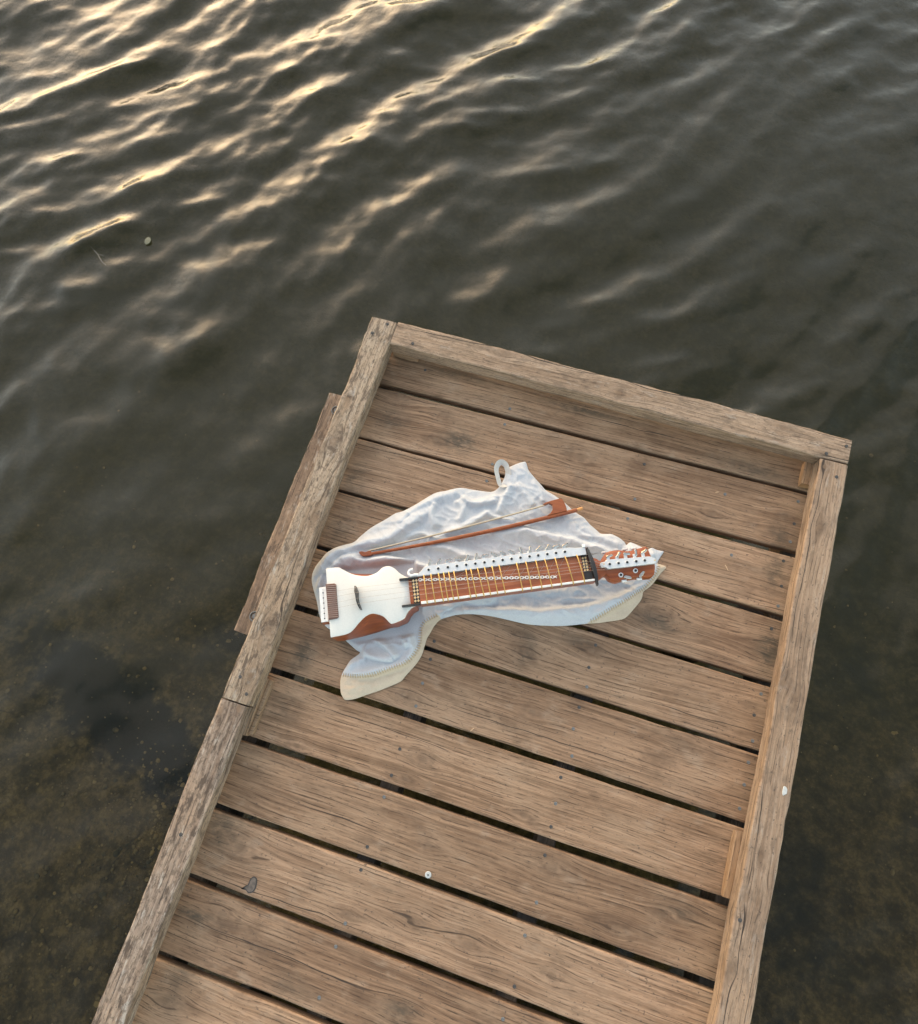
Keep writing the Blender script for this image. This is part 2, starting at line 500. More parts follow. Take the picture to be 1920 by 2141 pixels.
def wave_field(X, Y):
    r = np.random.RandomState(23)
    H = np.zeros_like(X); DX = np.zeros_like(X); DY = np.zeros_like(X)
    # slow modulation so that crests come in groups and bend
    def lowf(fx, fy, ph): return np.sin(fx * X + ph) * np.cos(fy * Y + ph * 1.7)
    lee = np.clip((0.75 * Y - 0.25 * X + 1.1) / 1.9, 0.0, 1.0)
    lee = 0.45 + 0.55 * lee * lee * (3 - 2 * lee) + 0.30 * np.clip((Y + 0.45 * X - 0.5) / 1.6, 0.0, 1.0)
    mod = 1.0 + 0.35 * lowf(1.1, 1.4, 0.7) + 0.25 * lowf(2.3, 1.9, 2.1)
    mod = np.minimum(mod, 1.25) * np.minimum(lee, 1.0)
    wx = X + 0.10 * np.sin(1.7 * Y + 0.5) + 0.06 * np.sin(3.1 * X + 2.3 * Y)
    wy = Y + 0.10 * np.sin(1.9 * X + 1.1) + 0.05 * np.sin(2.9 * Y - 2.1 * X + 1)
    sets = [(16, 158, 15, 0.34, 0.60, 0.092), (26, 140, 30, 0.16, 0.32, 0.118), (28, 122, 55, 0.07, 0.16, 0.085)]
    for n, ang, spread, l0, l1, slope in sets:
        for i in range(n):
            th = math.radians(ang + r.normal() * spread)
            lam = l0 * (l1 / l0) ** r.rand()
            k = 2 * math.pi / lam
            s = slope * math.sqrt(2.0 / n) * (0.6 + 0.8 * r.rand())
            a = s / k
            c, sn = math.cos(th), math.sin(th)
            ph = k * (c * wx + sn * wy) + r.rand() * 6.283
            H += a * np.cos(ph) * mod
            q = 0.5
            DX -= q * a * c * np.sin(ph) * mod
            DY -= q * a * sn * np.sin(ph) * mod
    return H, DX, DY

def build_water():
    xs = graded(-3.6, 2.7, 0.0125, 900, 1.3); ys = graded(-2.7, 3.7, 0.0125, 900, 1.3)
    X, Y = np.meshgrid(xs, ys)
    H, DX, DY = wave_field(X, Y)
    ex = np.maximum(np.maximum(-3.2 - X, X - 2.3), np.maximum(-2.4 - Y, Y - 3.3))
    fade = np.clip(1.0 - np.maximum(ex, 0) / 0.5, 0, 1)
    nx, ny = len(xs), len(ys)
    V = np.stack([(X + DX * fade).ravel(), (Y + DY * fade).ravel(), (WATER_Z + H * fade).ravel()], 1)
    idx = np.arange(nx * ny).reshape(ny, nx)
    Q = np.stack([idx[:-1, :-1].ravel(), idx[:-1, 1:].ravel(), idx[1:, 1:].ravel(), idx[1:, :-1].ravel()], 1)
    # closed volume of water: skirt and floor well below the bed
    b = len(V)
    cor = np.array([[xs[0], ys[0], -6], [xs[-1], ys[0], -6], [xs[-1], ys[-1], -6], [xs[0], ys[-1], -6]], float)
    V = np.concatenate([V, cor])
    F = Q.tolist()
    e0 = idx[0, :].tolist(); e1 = idx[:, -1].tolist(); e2 = idx[-1, ::-1].tolist(); e3 = idx[::-1, 0].tolist()
    F += [e0[::-1] + [b, b + 1], e1[::-1] + [b + 1, b + 2], e2[::-1] + [b + 2, b + 3], e3[::-1] + [b + 3, b]]
    F.append([b, b + 3, b + 2, b + 1])
    me = bpy.data.meshes.new('water')
    me.from_pydata(V.tolist(), [], F)
    me.materials.append(M_WATER)
    for p in me.polygons: p.use_smooth = True
    me.set_sharp_from_angle(angle=math.radians(60))
    o = bpy.data.objects.new('water', me)
    COL.objects.link(o)
    return tag(o, kind='structure')
build_water()

def build_pebbles():
    g = NT('lake pebbles')
    tc = g.n('ShaderNodeTexCoord')
    n = g.noise(tc.outputs['Object'], 16.0, 2.0, 0.6)
    c = g.mix(g.smooth(n, 0.35, 0.65), (0.10, 0.085, 0.055), (0.36, 0.25, 0.12))
    mat = g.out(g.bsdf(c, 0.8, spec=0.1))
    base = bmesh.new()
    bmesh.ops.create_icosphere(base, subdivisions=1, radius=1.0)
    bv = np.array([v.co[:] for v in base.verts]); bf = [[v.index for v in f.verts] for f in base.faces]
    base.free()
    V, F = [], []
    r = np.random.RandomState(5)
    hubs = [(-0.61, -1.53, 0.16, 260), (-0.53, -1.40, 0.14, 160), (-0.54, -2.0, 0.22, 200), (-0.95, -1.6, 0.35, 260), (-1.0, -1.0, 0.5, 90), (-0.6, -0.8, 0.35, 60), (1.9, -0.8, 0.5, 160), (1.8, 0.1, 0.6, 90), (-1.4, -0.4, 0.6, 40), (-1.2, -1.9, 0.6, 220)]
    for hx, hy, sp, cnt in hubs:
        for _ in range(cnt):
            x = hx + r.normal() * sp; y = hy + r.normal() * sp
            s = 0.0028 + 0.0085 * r.rand() ** 4
            R = bv * np.array([s * (0.8 + 0.5 * r.rand()), s * (0.8 + 0.5 * r.rand()), s * 0.6]) * (1 + 0.12 * r.randn(len(bv), 1))
            z = float(bed_height(np.array(x), np.array(y))) + 0.05 * mnoise.noise(Vector((x * 1.7, y * 1.7, 3.3))) + 0.018 * mnoise.noise(Vector((x * 1.7, y * 1.7, 3.3)) * 4.3)
            b = len(V)
            V += (R + np.array([x, y, z + s * 0.2])).tolist()
            F += [[b + i for i in f] for f in bf]
    o = mesh_obj('pebbles', V, F, mat, smooth=60)
    tag(o, 'small tan pebbles strewn over the lake bed', 'pebbles', kind='stuff')
build_pebbles()

# ------------------------------------------------------------------ jetty
jetty = tag(empty('jetty', (0.565, 0.0, -0.028)), 'weathered wooden plank jetty with raised edge rails above dark water', 'jetty')
JL = Vector(jetty.location)

def board(name, L, W, T, loc, rz, mat, parent, bev=0.003, rough=0.0006, segs=26, seed=0, wane=None, ends=0.0015):
    """board with its top face at local z = 0, slightly uneven sawn edges"""
    r = random.Random(seed * 13 + 5)
    mb = MB()
    rows = []
    ph = [r.uniform(0, 6.28) for _ in range(8)]
    xs = [-L / 2 + L * i / segs for i in range(segs + 1)]
    for i, x in enumerate(xs):
        def w(k): return rough * (math.sin(x * 9 + ph[k]) + 0.7 * math.sin(x * 27 + ph[k + 1]) + 0.8 * r.uniform(-1, 1))
        hw = W / 2
        yl = -hw + w(0); yr = hw + w(2)
        b = bev * (1 + 0.35 * r.uniform(-1, 1))
        bl = br = b
        if wane: 
            dl, dr = wane(x)
            bl += dl; br += dr
        e = ends if i in (0, segs) else 0.0
        zt = rough * 0.8 * math.sin(x * 5 + ph[4])
        rows.append([(x, yl + e, -T), (x, yl, -bl), (x, yl + 0.3 * bl + e, -0.3 * bl + zt - e), (x, yl + bl, zt - e * 0.6), (x, 0, zt + rough * 0.4 - e * 0.6), (x, yr - br, zt - e * 0.6), (x, yr - 0.3 * br - e, -0.3 * br + zt - e), (x, yr, -br), (x, yr - e, -T)])
    mb.grid(rows, True, True)
    o = mb.build(name, mat, parent, 12.0)
    o.location = Vector(loc) - (JL if parent is jetty else Vector((0, 0, 0)))
    o.rotation_euler = (0, 0, rz)
    return o

_screw_cache = {}
def screw(parent, x, y, z=0.0, dark=False, r=0.0036):
    """countersunk screw head, local coordinates of its parent"""
    key = (dark, r)
    if key not in _screw_cache:
        mb = MB()
        mb.cyl((0, 0), r, -0.004, 0.0006, 12, 0.0005)
        o = mb.build('screw', M_SCREWD if dark else M_SCREW, parent)
        mb2 = MB()
        mb2.box(-r * 0.7, r * 0.7, -r * 0.14, r * 0.14, 0, 0.0009); mb2.box(-r * 0.14, r * 0.14, -r * 0.7, r * 0.7, 0, 0.00093)
        _screw_cache[key] = o.data
    else:
        o = bpy.data.objects.new('screw', _screw_cache[key])
        COL.objects.link(o)
        o.parent = parent
    o.location = (x, y, z)
    return o

# centre lines of the gaps between planks: v at u = 0 and at u = 1.135
GAP = [(-0.0100, 0.0130, .0115), (-0.1680, -0.1590, .0125), (-0.3230, -0.3247, .0120), (-0.4844, -0.4870, .0120), (-0.6457, -0.6469, .0115),
       (-0.8102, -0.8065, .0135), (-0.9765, -0.9715, .0165), (-1.1370, -1.1361, .0165), (-1.2930, -1.2960, .0150), (-1.4570, -1.4590, .0150),
       (-1.6200, -1.6210, .015), (-1.7820, -1.7830, .015), (-1.9440, -1.9450, .015), (-2.106, -2.107, .015), (-2.268, -2.269, .015)]
KN = [(0.06, -0.023, 0.018), (0.188, -0.04, 0.01), (0.195, -0.116, 0.014), (0.575, -0.061, 0.016), (0.581, -0.121, 0.014), (1.101, -0.068, 0.011), (1.107, -0.123, 0.016), (0.928, -0.114, 0.012),
      (0.847, -0.403, 0.024), (0.872, -0.398, 0.012), (0.545, -0.547, 0.01), (0.576, -0.586, 0.013), (0.726, -0.535, 0.014), (0.629, -0.712, 0.011), (0.978, -0.677, 0.014), (1.125, -0.41, 0.020),
      (0.672, -0.937, 0.01), (1.108, -0.55, 0.008), (0.415, -0.893, 0.014), (0.391, -0.944, 0.011), (0.485, -1.064, 0.012), (0.76, -1.022, 0.017), (0.501, -1.216, 0.015), (0.815, -1.224, 0.012),
      (0.629, -1.223, 0.014), (0.922, -1.093, 0.013), (1.012, -1.038, 0.011), (1.05, -1.023, 0.012), (0.533, -1.388, 0.016), (0.36, -1.25, 0.01), (0.023, -1.188, 0.016), (0.079, -1.202, 0.019),
      (0.091, -1.339, 0.014), (0.192, -1.463, 0.012), (0.039, -1.532, 0.014), (0.342, -0.771, 0.013), (0.164, -0.823, 0.009), (0.12, -0.955, 0.009), (0.167, -0.982, 0.008), (0.113, -0.725, 0.01)]
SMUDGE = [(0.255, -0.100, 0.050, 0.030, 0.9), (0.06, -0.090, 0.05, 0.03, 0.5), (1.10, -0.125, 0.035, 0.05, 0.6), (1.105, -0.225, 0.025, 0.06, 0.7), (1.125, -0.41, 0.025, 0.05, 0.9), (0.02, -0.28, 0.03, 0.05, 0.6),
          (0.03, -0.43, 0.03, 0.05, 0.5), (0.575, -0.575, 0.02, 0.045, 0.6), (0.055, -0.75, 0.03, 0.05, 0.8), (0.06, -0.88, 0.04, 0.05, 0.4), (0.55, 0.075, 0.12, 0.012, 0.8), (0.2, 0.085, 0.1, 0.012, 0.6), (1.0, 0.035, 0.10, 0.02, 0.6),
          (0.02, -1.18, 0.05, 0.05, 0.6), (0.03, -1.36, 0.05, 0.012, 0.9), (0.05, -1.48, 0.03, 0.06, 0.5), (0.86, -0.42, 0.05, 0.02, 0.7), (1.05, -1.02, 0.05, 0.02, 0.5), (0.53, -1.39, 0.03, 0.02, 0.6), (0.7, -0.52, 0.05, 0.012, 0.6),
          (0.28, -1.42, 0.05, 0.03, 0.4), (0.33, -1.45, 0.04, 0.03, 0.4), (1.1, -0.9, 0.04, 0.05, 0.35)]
# screw rows along the joists
SCREW_U = [0.357, 0.735]
SCR = [(0.3553, -0.625), (0.3600, -0.6690), (0.7317, -0.5186), (0.7294, -0.5747), (0.7363, -0.62), (0.7308, -0.6709), (0.7301, -0.7217), (0.7426, -0.781), (0.7305, -0.8337), (0.7340, -0.8913), (0.7370, -0.9415), (0.3561, -0.8874), (0.3562, -0.9482), (0.3554, -0.9978), (0.3537, -1.1088),
       (0.3562, -1.158), (0.3594, -1.2696), (0.3552, -1.3183), (0.7395, -1.0019), (0.7473, -1.0987), (0.741, -1.1683), (0.7463, -1.2679), (0.7399, -1.3328), (0.3596, -0.7285), (0.3613, -0.7838),
       (1.1270, -0.0205), (1.1275, -0.0814), (1.1265, -0.1303), (1.1191, -0.1839), (1.1256, -0.2478), (1.1263, -0.2984), (1.1217, -0.3569), (1.126, -0.5149), (1.1198, -0.567), (1.127, -0.6244), (1.127, -0.6737), (1.127, -0.7235), (1.127, -0.7760),
       (0.1006, 0.0725), (0.3573, 0.0252), (0.3568, -0.023), (0.3579, -0.141), (0.3571, -0.1902), (0.7301, -0.1863), (0.9959, -0.2053), (0.9494, -0.0528), (0.357, -0.29), (0.736, -0.03), (0.735, -0.13), (0.736, -0.43), (0.355, -1.42), (0.742, -1.43), (0.35, -1.49)]
U0, U1 = -0.055, 1.188
PLT = [((0.412, 0.250, 0.144), (0.191, 0.107, 0.059)), ((0.427, 0.259, 0.151), (0.177, 0.100, 0.054)), ((0.391, 0.235, 0.136), (0.168, 0.094, 0.051)), ((0.433, 0.265, 0.155), (0.195, 0.111, 0.061)),
       ((0.373, 0.222, 0.127), (0.154, 0.085, 0.047)), ((0.443, 0.276, 0.166), (0.208, 0.121, 0.069))]
planks = []
for k in range(len(GAP)):
    if k == 0:
        f0, f1 = 0.150, 0.1445
    else:
        a0, a1, w = GAP[k - 1]; f0, f1 = a0 - w / 2, a1 - w / 2
    b0, b1, w = GAP[k]; n0, n1 = b0 + w / 2, b1 + w / 2
    cu = (U0 + U1) / 2
    def at(c0, c1, u): return c0 + (c1 - c0) * u / 1.135
    fc, nc = at(f0, f1, cu), at(n0, n1, cu)
    cv = (fc + nc) / 2
    ang = math.atan(((f1 - f0) + (n1 - n0)) / 2 / 1.135)
    W = fc - nc
    L = U1 - U0
    ca, sa = math.cos(ang), math.sin(ang)
    def tol(u, v, cu=cu, cv=cv, ca=ca, sa=sa):
        dx, dy = u - cu, v - cv
        return (dx * ca + dy * sa, -dx * sa + dy * ca)
    kn = [(*tol(u, v), r) for u, v, r in KN if nc - 0.004 < v - (u - cu) * math.tan(ang) < fc + 0.004]
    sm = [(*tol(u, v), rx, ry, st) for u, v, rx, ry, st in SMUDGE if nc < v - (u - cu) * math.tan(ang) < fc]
    if k > 10: kn = [(RNG.uniform(-.5, .5), RNG.uniform(-.05, .05), 0.013)]
    li, dk = PLT[(k * 5 + 1) % len(PLT)]
    tone = [0.90, 1.0, 1.02, 0.98, 0.92, 0.97, 1.05, 0.90, 1.03, 0.95, 1.13, 0.93, 1.0, 1.04, 0.96][k]
    li = tuple(c * tone for c in li); dk = tuple(c * tone for c in dk)
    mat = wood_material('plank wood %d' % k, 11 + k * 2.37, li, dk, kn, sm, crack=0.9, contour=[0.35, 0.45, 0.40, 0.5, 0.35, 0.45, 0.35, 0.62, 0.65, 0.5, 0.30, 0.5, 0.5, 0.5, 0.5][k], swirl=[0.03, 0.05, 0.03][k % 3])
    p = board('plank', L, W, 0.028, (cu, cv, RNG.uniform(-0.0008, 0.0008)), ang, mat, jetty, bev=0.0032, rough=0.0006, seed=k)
    planks.append((p, tol, nc, fc, ang, cu))

def plank_at(u, v):
    for p, tol, nc, fc, ang, cu in planks:
        if nc < v - (u - cu) * math.tan(ang) < fc: return p, tol
    return planks[0][:2]
for u, v in SCR:
    p, tol = plank_at(u, v)
    lx, ly = tol(u, v)
    screw(p, lx, ly, 0.0006, dark=RNG.random() < 0.45, r=0.0040)

# joists and posts under the deck
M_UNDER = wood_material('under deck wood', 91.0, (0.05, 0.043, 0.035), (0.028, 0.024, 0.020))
for u in (-0.01, 0.357, 0.738, 1.145):
    board('joist', 2.42, 0.045, 0.12, (u, -1.06, -0.0292), math.pi / 2, M_UNDER, jetty, seed=int(u * 100) + 50)
for u in (0.06, 1.075):
    for v in (-0.35, -1.75):
        mb = MB()
        rr = random.Random(int(u * 10 + v * 7))
        mb.tube([(u - JL.x, v, -0.03 - JL.z), (u - JL.x, v, -0.8 - JL.z), (u - JL.x + 0.01, v, -2.6 - JL.z)], [0.045, 0.047, 0.05], 14)
        mb.build('post', M_UNDER, jetty)
for v in (-0.40, -1.80):
    board('crossbeam', 1.16, 0.06, 0.10, (0.565, v, -0.152), 0.0, M_UNDER, jetty, seed=70)

# raised rails round the edge
def wane_left(x):
    a = 0.0025 * math.sin(x * 13) + 0.002 * math.sin(x * 41 + 1)
    return (max(0, a), max(0, 0.003 * math.sin(x * 17 + 2)))
def rail(name, L, W, T, u, v, rz, seed, knots, light, dark, wear, wane=None, zt=0.075, segs=70, rough=0.0011, **kw):
    ca, sa = math.cos(rz), math.sin(rz)
    kn = []
    for (a, b, r) in knots:
        dx, dy = a - u, b - v
        kn.append((dx * ca + dy * sa, -dx * sa + dy * ca, r))
    mat = wood_material(name + ' wood %d' % seed, seed * 1.9 + 41, light, dark, kn, wear=wear, **kw)
    o = board(name, L, W, T, (u, v, zt), rz, mat, jetty, bev=0.0030, rough=rough, segs=segs, seed=seed, wane=wane)
    def tol(a, b):
        dx, dy = a - u, b - v
        return (dx * ca + dy * sa, -dx * sa + dy * ca)
    return o, tol
TH = 0.046
railA, tA = rail('edge_rail', 1.0515, 0.0715, TH, -0.0345, -0.3745, math.pi / 2, 1, [(-0.022, -0.727, 0.016), (-0.044, -0.221, 0.020), (-0.015, -0.429, 0.013), (-0.049, -0.098, 0.010), (-0.024, -0.835, 0.009)],
                 (0.44, 0.335, 0.235), (0.255, 0.175, 0.112), 0.85, wane_left, crack=0.9, contour=0.3)
railB, tB = rail('edge_rail', 1.50, 0.0675, TH, -0.0380, -1.6535, math.pi / 2, 2, [(-0.060, -0.931, 0.012), (-0.018, -0.912, 0.012)],
                 (0.41, 0.315, 0.235), (0.205, 0.140, 0.100), 0.95, wane_left, crack=1.0, contour=0.55)
railC, tC = rail('edge_rail', 1.198, 0.0685, TH, 0.6025, 0.1160, -0.0095, 3, [(0.304, 0.143, 0.012), (0.565, 0.121, 0.009), (0.623, 0.111, 0.014), (0.015, 0.145, 0.007), (1.035, 0.126, 0.010)],
                 (0.40, 0.280, 0.188), (0.240, 0.156, 0.098), 0.42, None, crack=1.0, contour=0.35, tint=(0.42, 0.29, 0.19))
railD, tD = rail('edge_rail', 2.46, 0.0665, TH, 1.1672, -1.1570, math.pi / 2 - 0.0006, 4, [(1.148, -0.941, 0.012), (1.173, -0.942, 0.011), (1.146, -1.081, 0.008), (1.163, -0.855, 0.006), (1.163, -0.103, 0.010), (1.149, 0.054, 0.007), (1.172, -0.512, 0.013), (1.146, -0.49, 0.012)],
                 (0.39, 0.268, 0.178), (0.240, 0.152, 0.094), 0.34, None, crack=1.0, contour=0.45, edge_orange=0.0)
for o, t, lst in ((railA, tA, [(-0.022, 0.140), (-0.053, 0.103), (-0.045, -0.845), (-0.016, -0.877)]), (railC, tC, [(0.063, 0.102), (1.147, 0.089), (1.190, 0.122)]), (railD, tD, [(1.180, 0.035), (1.145, -0.987)]), (railB, tB, [(-0.04, -1.2)])):
    for u, v in lst:
        lx, ly = t(u, v)
        screw(o, lx, ly, 0.0010, True, 0.0042)

# spacer blocks that lift the rails off the deck
M_SPACE = wood_material('spacer wood', 63.0, (0.36, 0.235, 0.14), (0.24, 0.145, 0.082), contour=0.3)
M_SPACEO = wood_material('orange spacer wood', 67.0, (0.37, 0.225, 0.120), (0.25, 0.140, 0.070), contour=0.3)
TS = 0.0282
for (u, v, L, W, mt) in ((1.1530, 0.0490, 0.062, 0.070, M_SPACEO), (1.1535, -0.8910, 0.137, 0.068, M_SPACEO), (-0.0265, -0.8995, 0.138, 0.060, M_SPACE), (1.1560, -1.80, 0.14, 0.068, M_SPACEO), (-0.0330, -1.78, 0.14, 0.060, M_SPACE), (-0.0330, 0.03, 0.10, 0.055, M_SPACE)):
    board('spacer_block', L, W, TS - 0.001, (u, v, TS + 0.0009), math.pi / 2, mt, jetty, bev=0.002, segs=4, seed=int(v * 100) + 200, rough=0.0004)
board('spacer_block', 0.070, 0.058, TS - 0.001, (0.0385, 0.1165, TS + 0.0009), -0.0095, M_SPACE, jetty, bev=0.002, segs=4, seed=31, rough=0.0004)
board('spacer_block', 0.010, 0.132, 0.017, (0.0085, -0.897, 0.0185), 0.0, M_SPACE, jetty, bev=0.002, segs=4, seed=33, rough=0.0004)

# fender board bolted on outside the left rail
M_FEND = wood_material('fender wood', 77.0, (0.33, 0.225, 0.15), (0.19, 0.125, 0.082), [(0.2, 0.0, 0.01)], wear=0.75, crack=1.0, contour=0.6)
fend = board('fender_board', 0.682, 0.072, 0.11, (-0.0985, -0.4055, 0.000), math.pi / 2, M_FEND, jetty, bev=0.005, rough=0.0012, segs=50, seed=9)
for lx in (0.294, -0.294):
    mb = MB()
    n = 20
    ring = [(lx + 0.012 * math.cos(2 * math.pi * i / n), -0.004 + 0.012 * math.sin(2 * math.pi * i / n), 0.0022) for i in range(n + 1)]
    mb.tube(ring, 0.0017, 8)
    mb.cyl((lx, -0.004), 0.0075, -0.004, 0.003, 6, 0.001)
    mb.build('bolt', M_SCREW, fend)

# small marks on the wood
p, tol = plank_at(0.5035, -1.1203)
lx, ly = tol(0.5035, -1.1203)
mb = MB(); mb.cyl((lx, ly), 0.0072, 0.0004, 0.0030, 24, 0.0012)
cap = mb.build('screw_cap', M_WHITE, p)
mb = MB(); mb.cyl((lx, ly), 0.0022, 0.0034, 0.0038, 8)
mb.build('cross_slot', M_SCREW, cap)
p, tol = plank_at(0.128, -1.262)
bean = catmull([(0.1107, -1.2783), (0.1165, -1.2715), (0.1228, -1.2640), (0.1232, -1.2540), (0.1285, -1.2462), (0.1375, -1.2480), (0.1415, -1.2580), (0.1424, -1.2690), (0.1380, -1.2775), (0.1300, -1.2812), (0.1225, -1.2775), (0.1175, -1.2765)], 4, True)
bl = [tol(a, b) for a, b in bean]
st = MB().prism(bl, -0.001, 0.0014, 0.0).build('dried_stain', M_STAINR, p)
inn = inset(np.array(bl), 0.0024)
MB().prism(inn, 0.0, 0.0019, 0.0).build('stain_middle', M_STAIN, st)
lx, ly = tD(1.1873, -0.7127)
drop = catmull([(lx + 0.009 * math.cos(a) * (1 + 0.25 * math.sin(3 * a)), ly + 0.006 * math.sin(a) * (1 + 0.2 * math.cos(2 * a))) for a in np.arange(0, 6.28, 0.7)], 3, True)
MB().prism(drop, -0.001, 0.0024, 0.0008).build('white_splash', M_WHITE, railD)
for i, (u, v, a, l) in enumerate([(0.502, -0.800, 1.0, 0.012), (0.925, -0.056, 0.4, 0.009), (0.985, -0.235, -0.9, 0.016)]):
    mb = MB()
    mb.tube([(0, 0, 0), (l * 0.5 * math.cos(a), l * 0.5 * math.sin(a), 0.0018), (l * math.cos(a), l * math.sin(a), 0.0006)], [0.0006, 0.0011, 0.0005], 6)
    s = mb.build('wood_splinter', M_SPLINT, loc=(u, v, 0.0022))
    tag(s, ['tiny pale splinter at a gap below the cloth', 'tiny pale splinter near the far end rail', 'thin pale splinter on the plank beside the right rail'][i], 'splinter', 'splinters on the deck')

# ------------------------------------------------------------------ cloth
CLOTH = [(0.0638, -0.6523), (0.042, -0.6176), (0.0173, -0.5831), (0.0073, -0.5608), (0.0075, -0.5351), (0.0149, -0.5128), (0.0212, -0.495), (0.0371, -0.4758), (0.0576, -0.4609), (0.0787, -0.4473), (0.0912, -0.4261), (0.1097, -0.3971), (0.1387, -0.3648), (0.1572, -0.343), (0.1758, -0.3301), (0.2035, -0.301), (0.2369, -0.2626), (0.2636, -0.2471), (0.2953, -0.2293), (0.3255, -0.2249), (0.3501, -0.2215), (0.3791, -0.2157), (0.3931, -0.1986), (0.3994, -0.1682), (0.3974, -0.1482), (0.4083, -0.1326), (0.4351, -0.1123), (0.4439, -0.116), (0.4541, -0.1316), (0.4735, -0.1463), (0.4969, -0.1619), (0.5111, -0.1719), (0.5316, -0.1779), (0.5503, -0.1844), (0.5694, -0.1927), (0.5911, -0.2042), (0.6077, -0.2111), (0.6239, -0.2161), (0.6426, -0.2290), (0.6598, -0.2375), (0.6723, -0.2441), (0.6809, -0.2438), (0.699, -0.2384), (0.7101, -0.2397), (0.7214, -0.242), (0.7335, -0.2475), (0.7385, -0.2506), (0.7428, -0.255), (0.7502, -0.2459), (0.7632, -0.2465), (0.7809, -0.2492), (0.796, -0.2503), (0.8052, -0.2441), (0.8151, -0.2457), (0.8267, -0.2456), (0.8351, -0.2453), (0.8303, -0.2613), (0.8267, -0.2781), (0.8366, -0.2796), (0.8498, -0.2823), (0.8398, -0.303), (0.8264, -0.3358), (0.8107, -0.358), (0.8107, -0.3668), (0.8096, -0.3801), (0.8004, -0.4024), (0.7848, -0.433), (0.7689, -0.4443), (0.7503, -0.4532), (0.7223, -0.4661), (0.6938, -0.477), (0.6674, -0.4883), (0.6368, -0.4998), (0.6075, -0.5082), (0.5619, -0.5185), (0.513, -0.5224), (0.4736, -0.5254), (0.4447, -0.5302), (0.4163, -0.5369), (0.389, -0.5473), (0.3719, -0.5576), (0.3543, -0.5699), (0.3443, -0.5893), (0.34, -0.6094), (0.3366, -0.6238), (0.3369, -0.6451), (0.3371, -0.6661), (0.3313, -0.689), (0.3222, -0.7101), (0.3144, -0.7268), (0.3083, -0.7404), (0.2856, -0.7604), (0.2646, -0.7772), (0.2388, -0.7956), (0.2174, -0.8112), (0.1967, -0.8211), (0.1874, -0.8181), (0.1787, -0.8093), (0.1699, -0.7913), (0.1658, -0.7744), (0.1667, -0.7585), (0.1694, -0.7471), (0.174, -0.7299), (0.1902, -0.7064), (0.1806, -0.7027), (0.1642, -0.6957), (0.1495, -0.6896), (0.1186, -0.6776), (0.088, -0.6708)]
